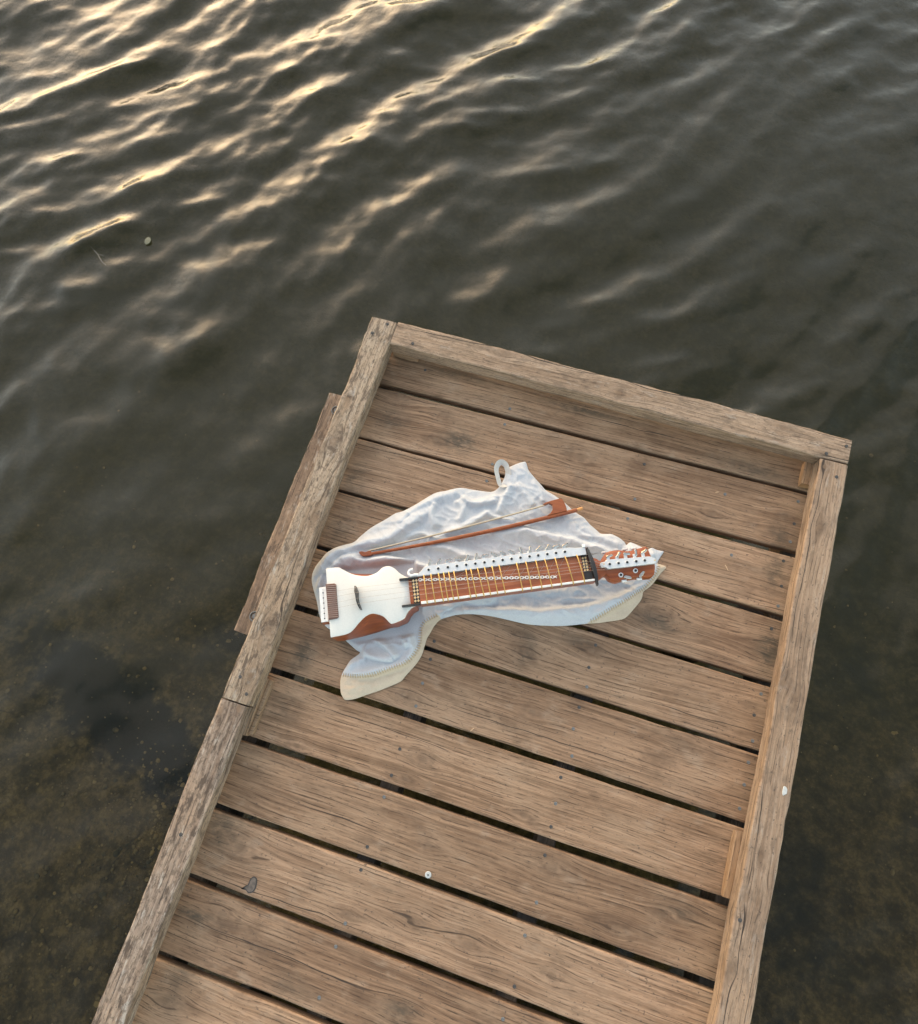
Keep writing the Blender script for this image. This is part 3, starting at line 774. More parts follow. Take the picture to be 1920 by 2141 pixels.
# folds: polyline, height, half width to its left, half width to its right
FOLDS = [
    ([(0.022, -0.5525), (0.0261, -0.5257), (0.0406, -0.4956), (0.0643, -0.4741), (0.0925, -0.457), (0.1319, -0.4393), (0.1601, -0.4222), (0.1847, -0.3945), (0.22, -0.345), (0.25, -0.30)], 0.020, 0.022, 0.012),
    ([(0.0522, -0.5263), (0.0713, -0.5007), (0.107, -0.4850), (0.1579, -0.4700), (0.1981, -0.4640), (0.2403, -0.4610), (0.2776, -0.4609), (0.31, -0.475)], 0.024, 0.010, 0.020),
    ([(0.0365, -0.5902), (0.0358, -0.5736), (0.04, -0.547), (0.0522, -0.5263), (0.0709, -0.515)], 0.016, 0.006, 0.014),
    ([(0.2578, -0.397), (0.2838, -0.3989), (0.321, -0.3974), (0.3539, -0.4024), (0.40, -0.41)], 0.016, 0.018, 0.009),
    ([(0.40, -0.318), (0.4383, -0.304), (0.4773, -0.2956), (0.5078, -0.294), (0.55, -0.292), (0.6115, -0.2887), (0.6548, -0.2893), (0.6873, -0.2908), (0.72, -0.30)], 0.020, 0.010, 0.024),
    ([(0.293, -0.2352), (0.2449, -0.2777), (0.2029, -0.3143), (0.1833, -0.348), (0.1827, -0.3799)], 0.016, 0.014, 0.018),
    ([(0.4222, -0.1808), (0.4143, -0.2315), (0.4113, -0.2722)], 0.014, 0.014, 0.008),
    ([(0.4327, -0.1777), (0.4724, -0.2103), (0.4925, -0.2282)], 0.010, 0.010, 0.007),
    ([(0.4716, -0.1541), (0.5019, -0.1815), (0.5136, -0.21)], 0.008, 0.008, 0.006),
    ([(0.3071, -0.2552), (0.3409, -0.2653), (0.3752, -0.2531), (0.4039, -0.2346)], 0.014, 0.013, 0.006),
    ([(0.2989, -0.2657), (0.3256, -0.2897), (0.3208, -0.3228)], 0.013, 0.012, 0.009),
    ([(0.2473, -0.285), (0.2522, -0.3235), (0.2733, -0.3528)], 0.013, 0.010, 0.010),
    ([(0.2953, -0.3619), (0.345, -0.3274), (0.373, -0.2954), (0.3952, -0.269)], 0.012, 0.012, 0.006),
    ([(0.3835, -0.2804), (0.4236, -0.2882), (0.4626, -0.2805)], 0.011, 0.010, 0.006),
    ([(0.2051, -0.4006), (0.2467, -0.3764), (0.2803, -0.3858), (0.3114, -0.3881)], 0.008, 0.007, 0.007),
    ([(0.616, -0.2484), (0.647, -0.2506), (0.6788, -0.2571), (0.7099, -0.2614), (0.7353, -0.2605)], 0.010, 0.010, 0.010),
    ([(0.5999, -0.237), (0.624, -0.2621), (0.6593, -0.2652)], 0.009, 0.008, 0.010),
    ([(0.34, -0.5660), (0.3872, -0.5440), (0.4416, -0.5230), (0.5148, -0.5010), (0.5482, -0.4935), (0.5871, -0.4815), (0.625, -0.4660), (0.6628, -0.4500), (0.7, -0.4320), (0.7269, -0.4150), (0.7533, -0.3959), (0.7703, -0.3798), (0.7873, -0.3637), (0.8073, -0.3423)], 0.015, 0.008, 0.024),
    ([(0.202, -0.6584), (0.2335, -0.67), (0.2591, -0.6807), (0.2857, -0.6948)], 0.016, 0.012, 0.005),
    ([(0.2622, -0.628), (0.2812, -0.6436), (0.300, -0.6649)], 0.012, 0.009, 0.004),
    ([(0.281, -0.5937), (0.2852, -0.614), (0.2983, -0.6367), (0.3122, -0.6616), (0.308, -0.6892), (0.291, -0.7101), (0.2593, -0.7278), (0.2277, -0.7454), (0.19, -0.757)], 0.013, 0.008, 0.010),
    ([(0.1919, -0.7067), (0.2101, -0.7100), (0.2429, -0.7090), (0.2804, -0.7010)], 0.014, 0.022, 0.0035),
    ([(0.1737, -0.7466), (0.193, -0.7248), (0.211, -0.714)], 0.010, 0.008, 0.008),
    ([(0.322, -0.61), (0.331, -0.64), (0.328, -0.675), (0.31, -0.72), (0.26, -0.765), (0.21, -0.80)], 0.004, 0.012, 0.008),
    ([(0.178, -0.800), (0.205, -0.790), (0.225, -0.776), (0.245, -0.769)], 0.006, 0.006, 0.004),
    ([(0.45, -0.462), (0.52, -0.445), (0.60, -0.425), (0.66, -0.40)], 0.007, 0.014, 0.014),
    ([(0.36, -0.505), (0.42, -0.495), (0.47, -0.475)], 0.010, 0.010, 0.014),
    ([(0.745, -0.262), (0.775, -0.262), (0.82, -0.258)], 0.010, 0.008, 0.012),
    ([(0.47, -0.516), (0.54, -0.506), (0.61, -0.489), (0.68, -0.462)], 0.0045, 0.0045, 0.0035),
    ([(0.55, -0.5125), (0.62, -0.4985), (0.69, -0.470), (0.73, -0.447)], 0.0035, 0.004, 0.0035),
    ([(0.185, -0.803), (0.22, -0.793), (0.265, -0.765), (0.30, -0.735)], 0.0050, 0.005, 0.0035),
    ([(0.295, -0.742), (0.318, -0.70), (0.3305, -0.665), (0.331, -0.63)], 0.0045, 0.0045, 0.0035),
    ([(0.172, -0.775), (0.195, -0.782), (0.225, -0.777)], 0.0040, 0.005, 0.004),
    ([(0.74, -0.445), (0.775, -0.42), (0.797, -0.39)], 0.0040, 0.005, 0.004),
    ([(0.69, -0.455), (0.745, -0.425), (0.785, -0.395), (0.80, -0.375)], 0.010, 0.008, 0.010),
]
HEM_T = [(0.1600, -0.7690), (0.1674, -0.7679), (0.1932, -0.7638), (0.22, -0.7554), (0.2432, -0.7443), (0.2647, -0.7285), (0.2862, -0.7127), (0.3053, -0.6977), (0.3192, -0.675), (0.3246, -0.6469), (0.3200, -0.6225), (0.3160, -0.6058), (0.3200, -0.5885), (0.3320, -0.5741), (0.3470, -0.5600)]
HEM_R = [(0.690, -0.482), (0.6967, -0.4749), (0.7154, -0.4585), (0.7349, -0.4365), (0.7563, -0.4138), (0.7759, -0.3916), (0.7919, -0.3715), (0.808, -0.3514), (0.8197, -0.3303), (0.8276, -0.3103), (0.8312, -0.2893), (0.8251, -0.2790)]
BOW = [(0.1088, -0.4744), (0.1242, -0.4740), (0.1585, -0.4594), (0.2059, -0.4338), (0.2651, -0.4018), (0.348, -0.3569), (0.4241, -0.3165), (0.4616, -0.2920), (0.5344, -0.2485), (0.5757, -0.2238), (0.6012, -0.2092)]
_b = np.array(BOW[1:])
_t = np.linspace(0, 1, 11)
BOW = [BOW[0]] + [(0.1242 + 0.477 * t + 0.0030 * 4 * t * (1 - t), -0.4740 + 0.2648 * t - 0.0060 * 4 * t * (1 - t)) for t in _t]
BOW_Z = 0.026
H_ORG = (0.0955912, -0.62056829)
H_ANG = math.radians(24.505)

def seg_dist(P, poly):
    """distance and signed side of points (n,2) to a polyline; positive = left of its direction"""
    poly = np.asarray(poly, float)
    best = np.full(len(P), 1e9); side = np.zeros(len(P)); par = np.zeros(len(P))
    for i in range(len(poly) - 1):
        a, b = poly[i], poly[i + 1]
        d = b - a
        t = np.clip(((P - a) @ d) / (d @ d), 0, 1)
        q = a + t[:, None] * d
        r = np.linalg.norm(P - q, axis=1)
        s = d[0] * (P[:, 1] - a[1]) - d[1] * (P[:, 0] - a[0])
        m = r < best
        best[m] = r[m]; side[m] = np.sign(s[m]); par[m] = (i + t[m]) / (len(poly) - 1)
    return best, side, par

OUT = catmull(CLOTH, 4, True)
def in_poly(P, poly):
    x, y = P[:, 0], P[:, 1]
    c = np.zeros(len(P), bool)
    j = len(poly) - 1
    for i in range(len(poly)):
        xi, yi = poly[i]; xj, yj = poly[j]
        m = ((yi > y) != (yj > y)) & (x < (xj - xi) * (y - yi) / (yj - yi + 1e-12) + xi)
        c ^= m
        j = i
    return c

def harpa_local(P):
    c, s = math.cos(H_ANG), math.sin(H_ANG)
    d = P - np.array(H_ORG)
    return np.stack([d[:, 0] * c + d[:, 1] * s, -d[:, 0] * s + d[:, 1] * c], 1)

def cloth_height(P):
    P = np.atleast_2d(np.asarray(P, float))
    de, _, _ = seg_dist(P, np.vstack([OUT, OUT[:1]]))
    z = 0.0025 + 0.005 * (1 - np.exp(-de / 0.014))
    acc = np.zeros(len(P))
    for poly, amp, wl, wr in FOLDS:
        pl = catmull(poly, 4)
        d, s, t = seg_dist(P, pl)
        w = np.where(s > 0, wl, wr)
        taper = np.clip(np.minimum(t, 1 - t) / 0.14, 0, 1) ** 0.7
        h = amp * np.exp(-(d / w) ** 2) * taper
        acc = np.maximum(acc, h) + 0.30 * np.minimum(acc, h)
    nz = np.array([0.5 * mnoise.noise(Vector((p[0] * 22, p[1] * 22, 1.0))) + 0.38 * mnoise.noise(Vector((p[0] * 60 + 5, p[1] * 48, 2.0))) + 0.14 * mnoise.noise(Vector((p[0] * 150 + 5, p[1] * 130, 4.0))) + 1.1 * (1 - abs(mnoise.noise(Vector((p[0] * 13 - p[1] * 8, p[1] * 22 + p[0] * 5, 7.0))))) ** 5 + 0.7 * (1 - abs(mnoise.noise(Vector((p[0] * 26 + p[1] * 14, p[1] * 34 - p[0] * 9, 11.0))))) ** 5 for p in P])
    z = z + acc * (1 - np.exp(-(de / 0.013) ** 1.3)) + 0.0042 * nz * (1 - np.exp(-de / 0.006))
    z = np.maximum(z, 0.0022)
    # the hems lie thinner and are puckered along the seam
    for line, lim in ((HEM_T, 0.06), (HEM_R, 0.05)):
        d, sd, t = seg_dist(P, line)
        f = np.clip(np.where((sd < 0) & (d < lim), d / 0.010, 0.0), 0, 1)
        pk = np.array([mnoise.noise(Vector((p[0] * 75, p[1] * 75, 21.0))) + 0.8 * (1 - abs(mnoise.noise(Vector((p[0] * 34 + p[1] * 20, p[1] * 40 - p[0] * 16, 31.0))))) ** 6 if q_ > 0 else 0.0 for p, q_ in zip(P, f)])
        z = z * (1 - 0.45 * f) + 0.0020 * pk * f * (1 - np.exp(-de / 0.005))
    seam = np.minimum(seg_dist(P, HEM_T)[0], seg_dist(P, HEM_R)[0])
    z = z - 0.0012 * np.exp(-(seam / 0.0035) ** 2)
    z = np.maximum(z, 0.0018)
    # pressed flat below the instrument
    q = harpa_local(P)
    inside = np.minimum(np.minimum(q[:, 0] + 0.025, 0.205 - q[:, 0]), 0.088 - np.abs(q[:, 1]))
    f = np.clip((inside + 0.010) / 0.010, 0, 1)
    z = z * (1 - f) + np.minimum(z, 0.0065) * f
    d, _, _ = seg_dist(P, BOW)
    f = np.clip(1 - (d - 0.006) / 0.012, 0, 1)
    z = z * (1 - f) + np.minimum(z, BOW_Z - 0.0052) * f
    # below the neck and pegbox
    f = ((q[:, 0] > 0.2) & (q[:, 0] < 0.80) & (np.abs(q[:, 1]) < 0.05))
    z = np.where(f, np.minimum(z, 0.045), z)
    return z

def build_cloth():
    root = tag(empty('linen_cloth', (0.42, -0.44, 0.0)), 'crumpled white linen cloth with beige hem lying under the fiddle and bow', 'cloth')
    loc = np.array([0.42, -0.44, 0.0])
    st = 0.0024
    x0, y0 = OUT.min(0) - st; x1, y1 = OUT.max(0) + st
    xs = np.arange(x0, x1 + st, st); ys = np.arange(y0, y1 + st, st)
    X, Y = np.meshgrid(xs, ys)
    nx = len(xs)
    G = np.stack([X.ravel(), Y.ravel()], 1)
    cells = [(j, i) for j in range(len(ys) - 1) for i in range(nx - 1)]
    C = np.array([(xs[i] + st / 2, ys[j] + st / 2) for j, i in cells])
    keep = in_poly(C, OUT)
    quads = np.array([(j * nx + i, j * nx + i + 1, (j + 1) * nx + i + 1, (j + 1) * nx + i) for (j, i), k in zip(cells, keep) if k])
    used = np.unique(quads)
    remap = -np.ones(len(G), int); remap[used] = np.arange(len(used))
    P = G[used]; Q = remap[quads]
    # boundary
    edges = {}
    for q in Q:
        for a, b in ((q[0], q[1]), (q[1], q[2]), (q[2], q[3]), (q[3], q[0])):
            if (b, a) in edges: del edges[(b, a)]
            else: edges[(a, b)] = 1
    bnd = sorted({a for e in edges for a in e})
    ring = np.vstack([OUT, OUT[:1]])
    for v in bnd:
        p = P[v]; bd = 1e9
        for_a = ring[:-1]; for_d = ring[1:] - ring[:-1]
        t = np.clip(((p - for_a) * for_d).sum(1) / ((for_d ** 2).sum(1) + 1e-12), 0, 1)
        qq = for_a + t[:, None] * for_d
        k = np.argmin(((qq - p) ** 2).sum(1))
        P[v] = qq[k]
    Z = cloth_height(P)
    Z[bnd] = 0.0020
    cen = P[Q].mean(1)
    dT, sT, tT = seg_dist(cen, HEM_T)
    dR, sR, tR = seg_dist(cen, HEM_R)
    isT = (sT < 0) & (dT < 0.06) & (tT > 0.002) & (tT < 0.998) & (cen[:, 0] < 0.36) & (cen[:, 1] < -0.56)
    isR = (sR < 0) & (dR < 0.05) & (tR > 0.002) & (tR < 0.998) & (cen[:, 0] > 0.68) & ~isT
    def part(name, mask, mat, extra=0.0):
        q = Q[mask]
        u = np.unique(q)
        rm = -np.ones(len(P), int); rm[u] = np.arange(len(u))
        V = np.column_stack([P[u], Z[u]]) - loc
        F = rm[q].tolist()
        # skirt down to the boards along the cloth edge
        ub = {int(x) for x in u}
        low = {}
        V = V.tolist()
        for (a, b) in edges:
            if a in ub and b in ub and any(True for _ in (0,)):
                for k in (a, b):
                    if k not in low:
                        low[k] = len(V)
                        V.append([P[k][0] - loc[0], P[k][1] - loc[1], 0.0008])
                F.append([int(rm[a]), low[a], low[b], int(rm[b])])
        return mesh_obj(name, V, F, mat, root, 180)
    body = part('linen_sheet', ~(isT | isR), M_LINEN)
    hems = [part('hem', isT, M_HEM), part('hem', isR, M_HEM)]
    for hem, line in zip(hems, (HEM_T, HEM_R)):
        c = catmull(line, 14)
        seg = np.linalg.norm(np.diff(c, axis=0), axis=1)
        cum = np.concatenate([[0], np.cumsum(seg)])
        mb = MB()
        for s in np.arange(0.004, cum[-1] - 0.004, 0.0062):
            i = np.searchsorted(cum, s) - 1
            d = (c[i + 1] - c[i]) / (seg[i] + 1e-9)
            p = c[i] + d * (s - cum[i])
            nrm = np.array([-d[1], d[0]])
            a = p + nrm * 0.0050; b = p - nrm * 0.0040
            if not in_poly(np.array([a, b]), OUT).all(): continue
            m = (a + b) / 2
            za, zm, zb = cloth_height(np.array([a, m, b]))
            mb.tube([(a[0] - loc[0], a[1] - loc[1], za + 0.0004), (m[0] - loc[0], m[1] - loc[1], zm + 0.0010), (b[0] - loc[0], b[1] - loc[1], zb + 0.0004)], 0.0010, 4)
        o = mb.build('stitching', M_STITCH, hem)
        tag(o, kind='stuff')
    # hanging loop at the corner: a flat ribbon standing on its edge
    lp = catmull([(0.4200, -0.1800), (0.4080, -0.1930), (0.3960, -0.1960), (0.3866, -0.1832), (0.3735, -0.1584), (0.3742, -0.1417), (0.3816, -0.1342), (0.3943, -0.1379), (0.4030, -0.1500), (0.4120, -0.1620)], 6)
    rows = []
    n = len(lp)
    for i, p in enumerate(lp):
        d = lp[min(i + 1, n - 1)] - lp[max(i - 1, 0)]; d /= np.linalg.norm(d)
        nn = np.array([-d[1], d[0]])
        t = i / (n - 1)
        lift = 0.004 + 0.010 * math.sin(math.pi * t)
        w = 0.0120
        rows.append([(p[0] - loc[0] + nn[0] * o_, p[1] - loc[1] + nn[1] * o_, max(0.001, z_)) for o_, z_ in ((-w * 0.55, lift - 0.003), (-w * 0.55 + 0.001, lift - 0.0016), (w * 0.45, lift + 0.008), (w * 0.45 - 0.0005, lift + 0.006))])
    MB().grid(rows, True, True).build('loop', linen_material('loop tape', (0.68, 0.63, 0.56)), root, 60)
build_cloth()

# ------------------------------------------------------------------ keyed fiddle
HB = 0.0068                      # underside of the body on the cloth
def build_fiddle():
    root = tag(empty('keyed_fiddle', (H_ORG[0], H_ORG[1], HB), H_ANG), 'keyed fiddle with white soundboard, red-brown neck, brass hoops and silver tuners', 'string instrument')
    def zz(z): return z - HB
    ZT = 0.088
    top_hi = [(0.0, 0.0834), (0.028, 0.0822), (0.0404, 0.0753), (0.0599, 0.0623), (0.0823, 0.0541), (0.1025, 0.0519), (0.1234, 0.0576), (0.1371, 0.0675), (0.1525, 0.0685), (0.1646, 0.0612), (0.1761, 0.0480), (0.1891, 0.0379), (0.2060, 0.0310)]
    top_lo = [(0.0, -0.0835), (0.0365, -0.0807), (0.052, -0.074), (0.0682, -0.0587), (0.0843, -0.0458), (0.0998, -0.0403), (0.1146, -0.0435), (0.1289, -0.0516), (0.1401, -0.0656), (0.1472, -0.0702), (0.1676, -0.0654), (0.1781, -0.0605), (0.184, -0.0513), (0.1951, -0.0402), (0.2060, -0.0360)]
    bot_hi = [(0.0, 0.083), (0.0474, 0.0815), (0.10, 0.075), (0.1371, 0.0685), (0.1525, 0.0675), (0.1646, 0.0600), (0.1761, 0.0460), (0.2060, 0.030)]
    bot_lo = [(0.0, -0.0835), (0.0234, -0.0840), (0.0863, -0.0780), (0.1341, -0.0690), (0.1552, -0.0675), (0.1727, -0.0560), (0.1900, -0.0420), (0.2060, -0.035)]
    xs = np.linspace(0.0, 0.206, 70)
    def curve(pts):
        c = catmull(pts, 10)
        o = np.argsort(c[:, 0])
        return np.interp(xs, c[o, 0], c[o, 1])
    th, tl, bh, bl = curve(top_hi), curve(top_lo), curve(bot_hi), curve(bot_lo)
    bh = np.maximum(bh, th - 0.0015); bl = np.minimum(bl, tl + 0.0015)
    # carved body: walls scooped in at the waist under the plate
    rows = []
    for i, x in enumerate(xs):
        r = []
        for t in (0, 0.12, 0.25, 0.4, 0.55, 0.7, 0.85, 0.96, 1.0):
            f = t ** 0.8
            y = th[i] + (bh[i] - th[i]) * f
            z = ZT - 0.003 - t * (ZT - 0.003 - HB)
            r.append((x, y - 0.0008 - (0.004 if t == 1.0 else 0), zz(z)))
        for t in (1.0, 0.96, 0.85, 0.7, 0.55, 0.4, 0.25, 0.12, 0):
            f = t ** 0.8
            y = tl[i] + (bl[i] - tl[i]) * f
            z = ZT - 0.003 - t * (ZT - 0.003 - HB)
            r.append((x, y + 0.0008 + (0.004 if t == 1.0 else 0), zz(z)))
        rows.append(r)
    MB().grid(rows, True, True).build('body', M_RED, root, 40)
    # arched soundboard
    rows = []
    NJ = 24
    for i, x in enumerate(xs):
        ym, hw = (th[i] + tl[i]) / 2, (th[i] - tl[i]) / 2
        ex = min(1.0, (0.206 - x) / 0.02, x / 0.02 + 0.25)
        r = []
        for j in range(NJ + 1):
            s = -1 + 2 * j / NJ
            r.append((x, ym + hw * s, zz(ZT + 0.006 * (1 - s * s) * max(0.2, ex) - (0.0012 if abs(s) == 1 else 0))))
        r += [(x, ym + hw, zz(ZT - 0.0042)), (x, ym - hw, zz(ZT - 0.0042))]
        rows.append(r)
    MB().grid(rows, True, True).build('soundboard', M_TOP, root, 50)
    # tailpiece with string grooves
    tp = MB().prism([(-0.002, 0.0430), (0.0195, 0.0420), (0.0232, 0.0390), (0.0236, -0.0395), (0.0200, -0.0425), (0.000, -0.0428)], zz(ZT - 0.001), zz(ZT + 0.0085), 0.0012).build('tailpiece', M_DARKWOOD, root)
    for k in range(17):
        y = 0.038 - k * 0.0047
        MB().tube([(0.000, y, zz(ZT + 0.0088)), (0.0235, y - 0.0015, zz(ZT + 0.0088))], 0.00045, 5).build('string_end', M_STRING, tp)
    lip = MB().box(-0.0205, -0.0003, -0.0470, 0.0395, zz(ZT - 0.030), zz(ZT - 0.0125), 0.001).build('tail_block', M_RED, root)
    bone = MB().box(-0.0215, -0.0035, -0.0440, 0.0400, zz(ZT - 0.0123), zz(ZT - 0.007), 0.0008).build('tail_plate', M_BONE, root)
    for k in range(6):
        y = 0.026 - k * 0.0125
        MB().cyl((-0.0125, y), 0.0016, zz(ZT - 0.0072), zz(ZT - 0.0062), 10).build('pin', M_HOLE, bone)
    MB().box(-0.0128, -0.0122, -0.036, 0.036, zz(ZT - 0.0071), zz(ZT - 0.0066)).build('groove_line', M_STRING, bone)
    # bridge: thin curved upright
    rows = []
    for k in range(15):
        t = k / 14
        y = 0.0260 - 0.0555 * t
        xc = 0.0705 + 0.008 * t * t + 0.001 * math.sin(6 * t)
        zt = ZT + 0.024 + 0.007 * math.sin(math.pi * t)
        hw = 0.0016 if 0.08 < t < 0.92 else 0.0012
        hw += 0.0016 * math.exp(-((t - 0.25) / 0.10) ** 2)
        zb = ZT + 0.0035
        rows.append([(xc - hw - 0.001, y, zz(zb)), (xc - hw, y, zz(zt)), (xc + hw, y, zz(zt)), (xc + hw + 0.001, y, zz(zb))])
    MB().grid(rows, True, True).build('bridge', M_BLACK, root)
    # neck block below the keybox
    ZK = 0.105
    MB().prism([(0.196, -0.0330), (0.632, -0.0310), (0.632, 0.0280), (0.196, 0.0290)], zz(0.058), zz(0.0945), 0.0).build('neck', M_RED, root)
    MB().box(0.2195, 0.6090, -0.0298, 0.0296, zz(0.0947), zz(0.0990), 0.0004).build('key_panel', M_PANEL, root)
    MB().prism([(0.2195, -0.0372), (0.6320, -0.0350), (0.6320, -0.0303), (0.2195, -0.0305)], zz(0.0700), zz(ZK - 0.0062), 0.0).build('side_rail', M_RED, root)
    MB().prism([(0.2215, -0.0360), (0.6310, -0.0342), (0.6310, -0.0300), (0.2215, -0.0302)], zz(ZK - 0.0060), zz(ZK), 0.0006).build('edge_strip', M_BONE, root)
    # tuner plate along the upper side, with its little scroll
    MB().prism([(0.2190, 0.0310), (0.6240, 0.0300), (0.6240, 0.0490), (0.2420, 0.0500), (0.232, 0.040)], zz(0.0720), zz(ZK - 0.0055), 0.0).build('side_rail', M_RED, root)
    plate = catmull([(0.2180, 0.0312), (0.2182, 0.0300), (0.6200, 0.0288), (0.6225, 0.0300), (0.6220, 0.0455), (0.6190, 0.0480)], 3, False).tolist() + [(0.600, 0.0488), (0.586, 0.0520), (0.2440, 0.0528), (0.2370, 0.0505), (0.2310, 0.0440), (0.2250, 0.0395)]
    pl = MB().prism(plate, zz(ZK - 0.0053), zz(ZK + 0.0002), 0.0008).build('tuner_plate', M_STEEL, root)
    sc = [(0.222 + 0.0, 0.0345)] + [(0.2075 + 0.0085 * math.cos(a), 0.0420 + 0.0075 * math.sin(a)) for a in np.linspace(-1.0, -5.0, 14)]
    MB().tube([(p[0], p[1], zz(ZK - 0.002)) for p in sc], [0.0032] * 8 + [0.0028, 0.0028, 0.0027, 0.0026, 0.0025, 0.0028, 0.0030], 8).build('scroll', M_BONE, pl)
    holes = [0.2477, 0.2707, 0.2937, 0.3155, 0.3375, 0.3594, 0.3812, 0.4031, 0.4246, 0.4458, 0.4670, 0.4887, 0.5093, 0.5311, 0.5517, 0.5728]
    rg = random.Random(3)
    def tuner(par, x, y, z, ky, rot, blk=True):
        t = MB().cyl((x, y), 0.0050, z - 0.0015, z + 0.0010, 16, 0.0004).build('tuner', M_STEEL, par)
        MB().cyl((x, y), 0.0030, z + 0.0008, z + 0.0032, 10, 0.0004).build('peg', M_HOLE, t)
        sgn = 1 if ky > y else -1
        a0 = min(y + sgn * 0.0095, ky - sgn * 0.002); 
        MB().box(x - 0.0042, x + 0.0034, min(a0, ky), max(a0, ky) - 0.0006, z - 0.0075, z - 0.0015, 0.0008).build('gear_box', M_STEEL, t)
        # winged knob on a short shaft
        ca, sa = math.cos(rot), math.sin(rot)
        mb = MB()
        xk, yk = x + 0.0035, ky + sgn * 0.0022
        mb.tube([(x + 0.001, ky - sgn * 0.003, z - 0.004), (xk, yk, z - 0.003)], 0.0013, 6)
        wing = [(-0.0078, -0.0026), (-0.0036, -0.0034), (0.0036, -0.0034), (0.0078, -0.0026), (0.0086, 0.0006), (0.0050, 0.0030), (0, 0.0018), (-0.0050, 0.0030), (-0.0086, 0.0006)]
        pts = [(xk + a * ca - b * sa, yk + a * sa + b * ca) for a, b in wing]
        mb.prism(pts, z - 0.0045, z + 0.0005, 0.0010)
        mb.build('knob', M_KNOB, t)
    for i, x in enumerate(holes):
        tuner(pl, x, 0.0422, zz(ZK), 0.0575, [1.2, 0.9, 0.15, -0.3, 1.1, 1.25, 0.05, -0.8, -0.6, -0.7, 1.7, 1.3, 0.7, 0.9, 0.2, 0.5][i])
    # small end bracket by the nut
    MB().box(0.6150, 0.6220, 0.0475, 0.0545, zz(ZK - 0.005), zz(ZK + 0.004), 0.0008).build('end_bracket', M_BONE, pl)
    # black bars that run onto the soundboard
    for y in (0.0292, -0.0348):
        MB().box(0.1755, 0.2190, y - 0.0022, y + 0.0022, zz(ZT + 0.0015), zz(ZT + 0.0145), 0.0006).build('support_bar', M_BLACK, root)
    # checkered inlay at the body end and at the nut
    def inlay(x0, x1, y0, y1, z, cols, rows_):
        base = MB().box(x0, x1, y0, y1, z - 0.006, z, 0.0003).build('inlay_strip', M_BLACK, root)
        w = (x1 - x0) / cols; h = (y1 - y0) / rows_
        for c in range(cols):
            for r in range(rows_):
                cx, cy = x0 + (c + 0.5) * w, y0 + (r + (0.5 if c % 2 == 0 else 0.5)) * h
                MB().prism([(cx - w * 0.45, cy), (cx, cy - h * 0.45), (cx + w * 0.45, cy), (cx, cy + h * 0.45)], z, z + 0.0006).build('diamond', M_GOLD, base)
    inlay(0.2045, 0.2190, -0.0306, 0.0268, zz(0.0985), 2, 7)
    inlay(0.6095, 0.6225, -0.0095, 0.0270, zz(0.0985), 2, 5)
    MB().box(0.6095, 0.6290, -0.0297, -0.0100, zz(0.0925), zz(0.0985), 0.0003).build('end_panel', M_BLACK, root)
    # brass hoops over the keybox
    bt = [0.235, 0.2517, 0.2698, 0.2820, 0.2941, 0.3063, 0.3353, 0.3467, 0.3628, 0.3796, 0.3974, 0.4143, 0.4556, 0.4780, 0.5014, 0.5227, 0.5473, 0.5714, 0.5990]
    bb = [0.2359, 0.2545, 0.2739, 0.2852, 0.2981, 0.3102, 0.3381, 0.3520, 0.3697, 0.3854, 0.4021, 0.4197, 0.4607, 0.4820, 0.5062, 0.5298, 0.5523, 0.5803, 0.6064]
    for a, b in zip(bt, bb):
        path = [(a, 0.0312, zz(ZK + 0.0005))]
        for k in range(1, 10):
            t = k / 10
            path.append((a + (b - a) * t, 0.0312 - 0.0680 * t, zz(ZK + 0.0018 + 0.0052 * math.sin(math.pi * t))))
        path += [(b, -0.0368, zz(ZK + 0.0005)), (b, -0.0374, zz(ZK - 0.006))]
        MB().tube(path, 0.00135, 7).build('brass_hoop', M_BRASS, root)
    # white bead chain down the middle of the panel
    mb = MB()
    c0, c1 = np.array([0.2215, 0.0228]), np.array([0.5440, -0.0132])
    d = (c1 - c0); Lc = np.linalg.norm(d); d /= Lc; n2 = np.array([-d[1], d[0]])
    npair = 27
    for k in range(npair):
        p = c0 + d * Lc * (k + 0.25) / npair
        ring = [(p[0] + 0.0030 * math.cos(a), p[1] + 0.0030 * math.sin(a), zz(0.1000)) for a in np.linspace(0, 2 * math.pi, 11)]
        mb.tube(ring, 0.0009, 5)
        q = c0 + d * Lc * (k + 0.75) / npair
        for sg in (1, -1):
            e = d * 0.0038 + n2 * 0.0026 * sg
            mb.tube([(q[0] - e[0], q[1] - e[1], zz(0.1000)), (q[0] + e[0], q[1] + e[1], zz(0.1000))], 0.0010, 5)
    mb.build('bead_chain', M_BONE, root)
    # playing strings over bridge and nut
    for y0_, y1_, y2_ in ((0.0225, 0.0200, 0.0100), (0.0095, 0.0075, 0.0020), (-0.0050, -0.0060, -0.0040), (-0.0180, -0.0185, -0.0110)):
        t_ = (0.026 - y1_) / 0.0555
        MB().tube([(0.0225, y0_, zz(ZT + 0.0090)), (0.0735, y1_, zz(ZT + 0.0245 + 0.007 * math.sin(math.pi * t_))), (0.35, (y1_ + y2_) / 2, zz(0.1165)), (0.634, y2_, zz(0.1120)), (0.668, y2_ * 0.6 - 0.004, zz(0.0900))], 0.00028, 5).build('string', M_STRING, root)
    # sympathetic strings from the tuners down to the chain
    for x in holes[2:]:
        yc = float(np.interp(x - 0.034, [c0[0], c1[0]], [c0[1], c1[1]]))
        MB().tube([(x - 0.003, 0.0290, zz(0.1010)), (x - 0.034, yc, zz(0.1003))], 0.00032, 5).build('string', M_STRING, root)
    # nut
    rows = []
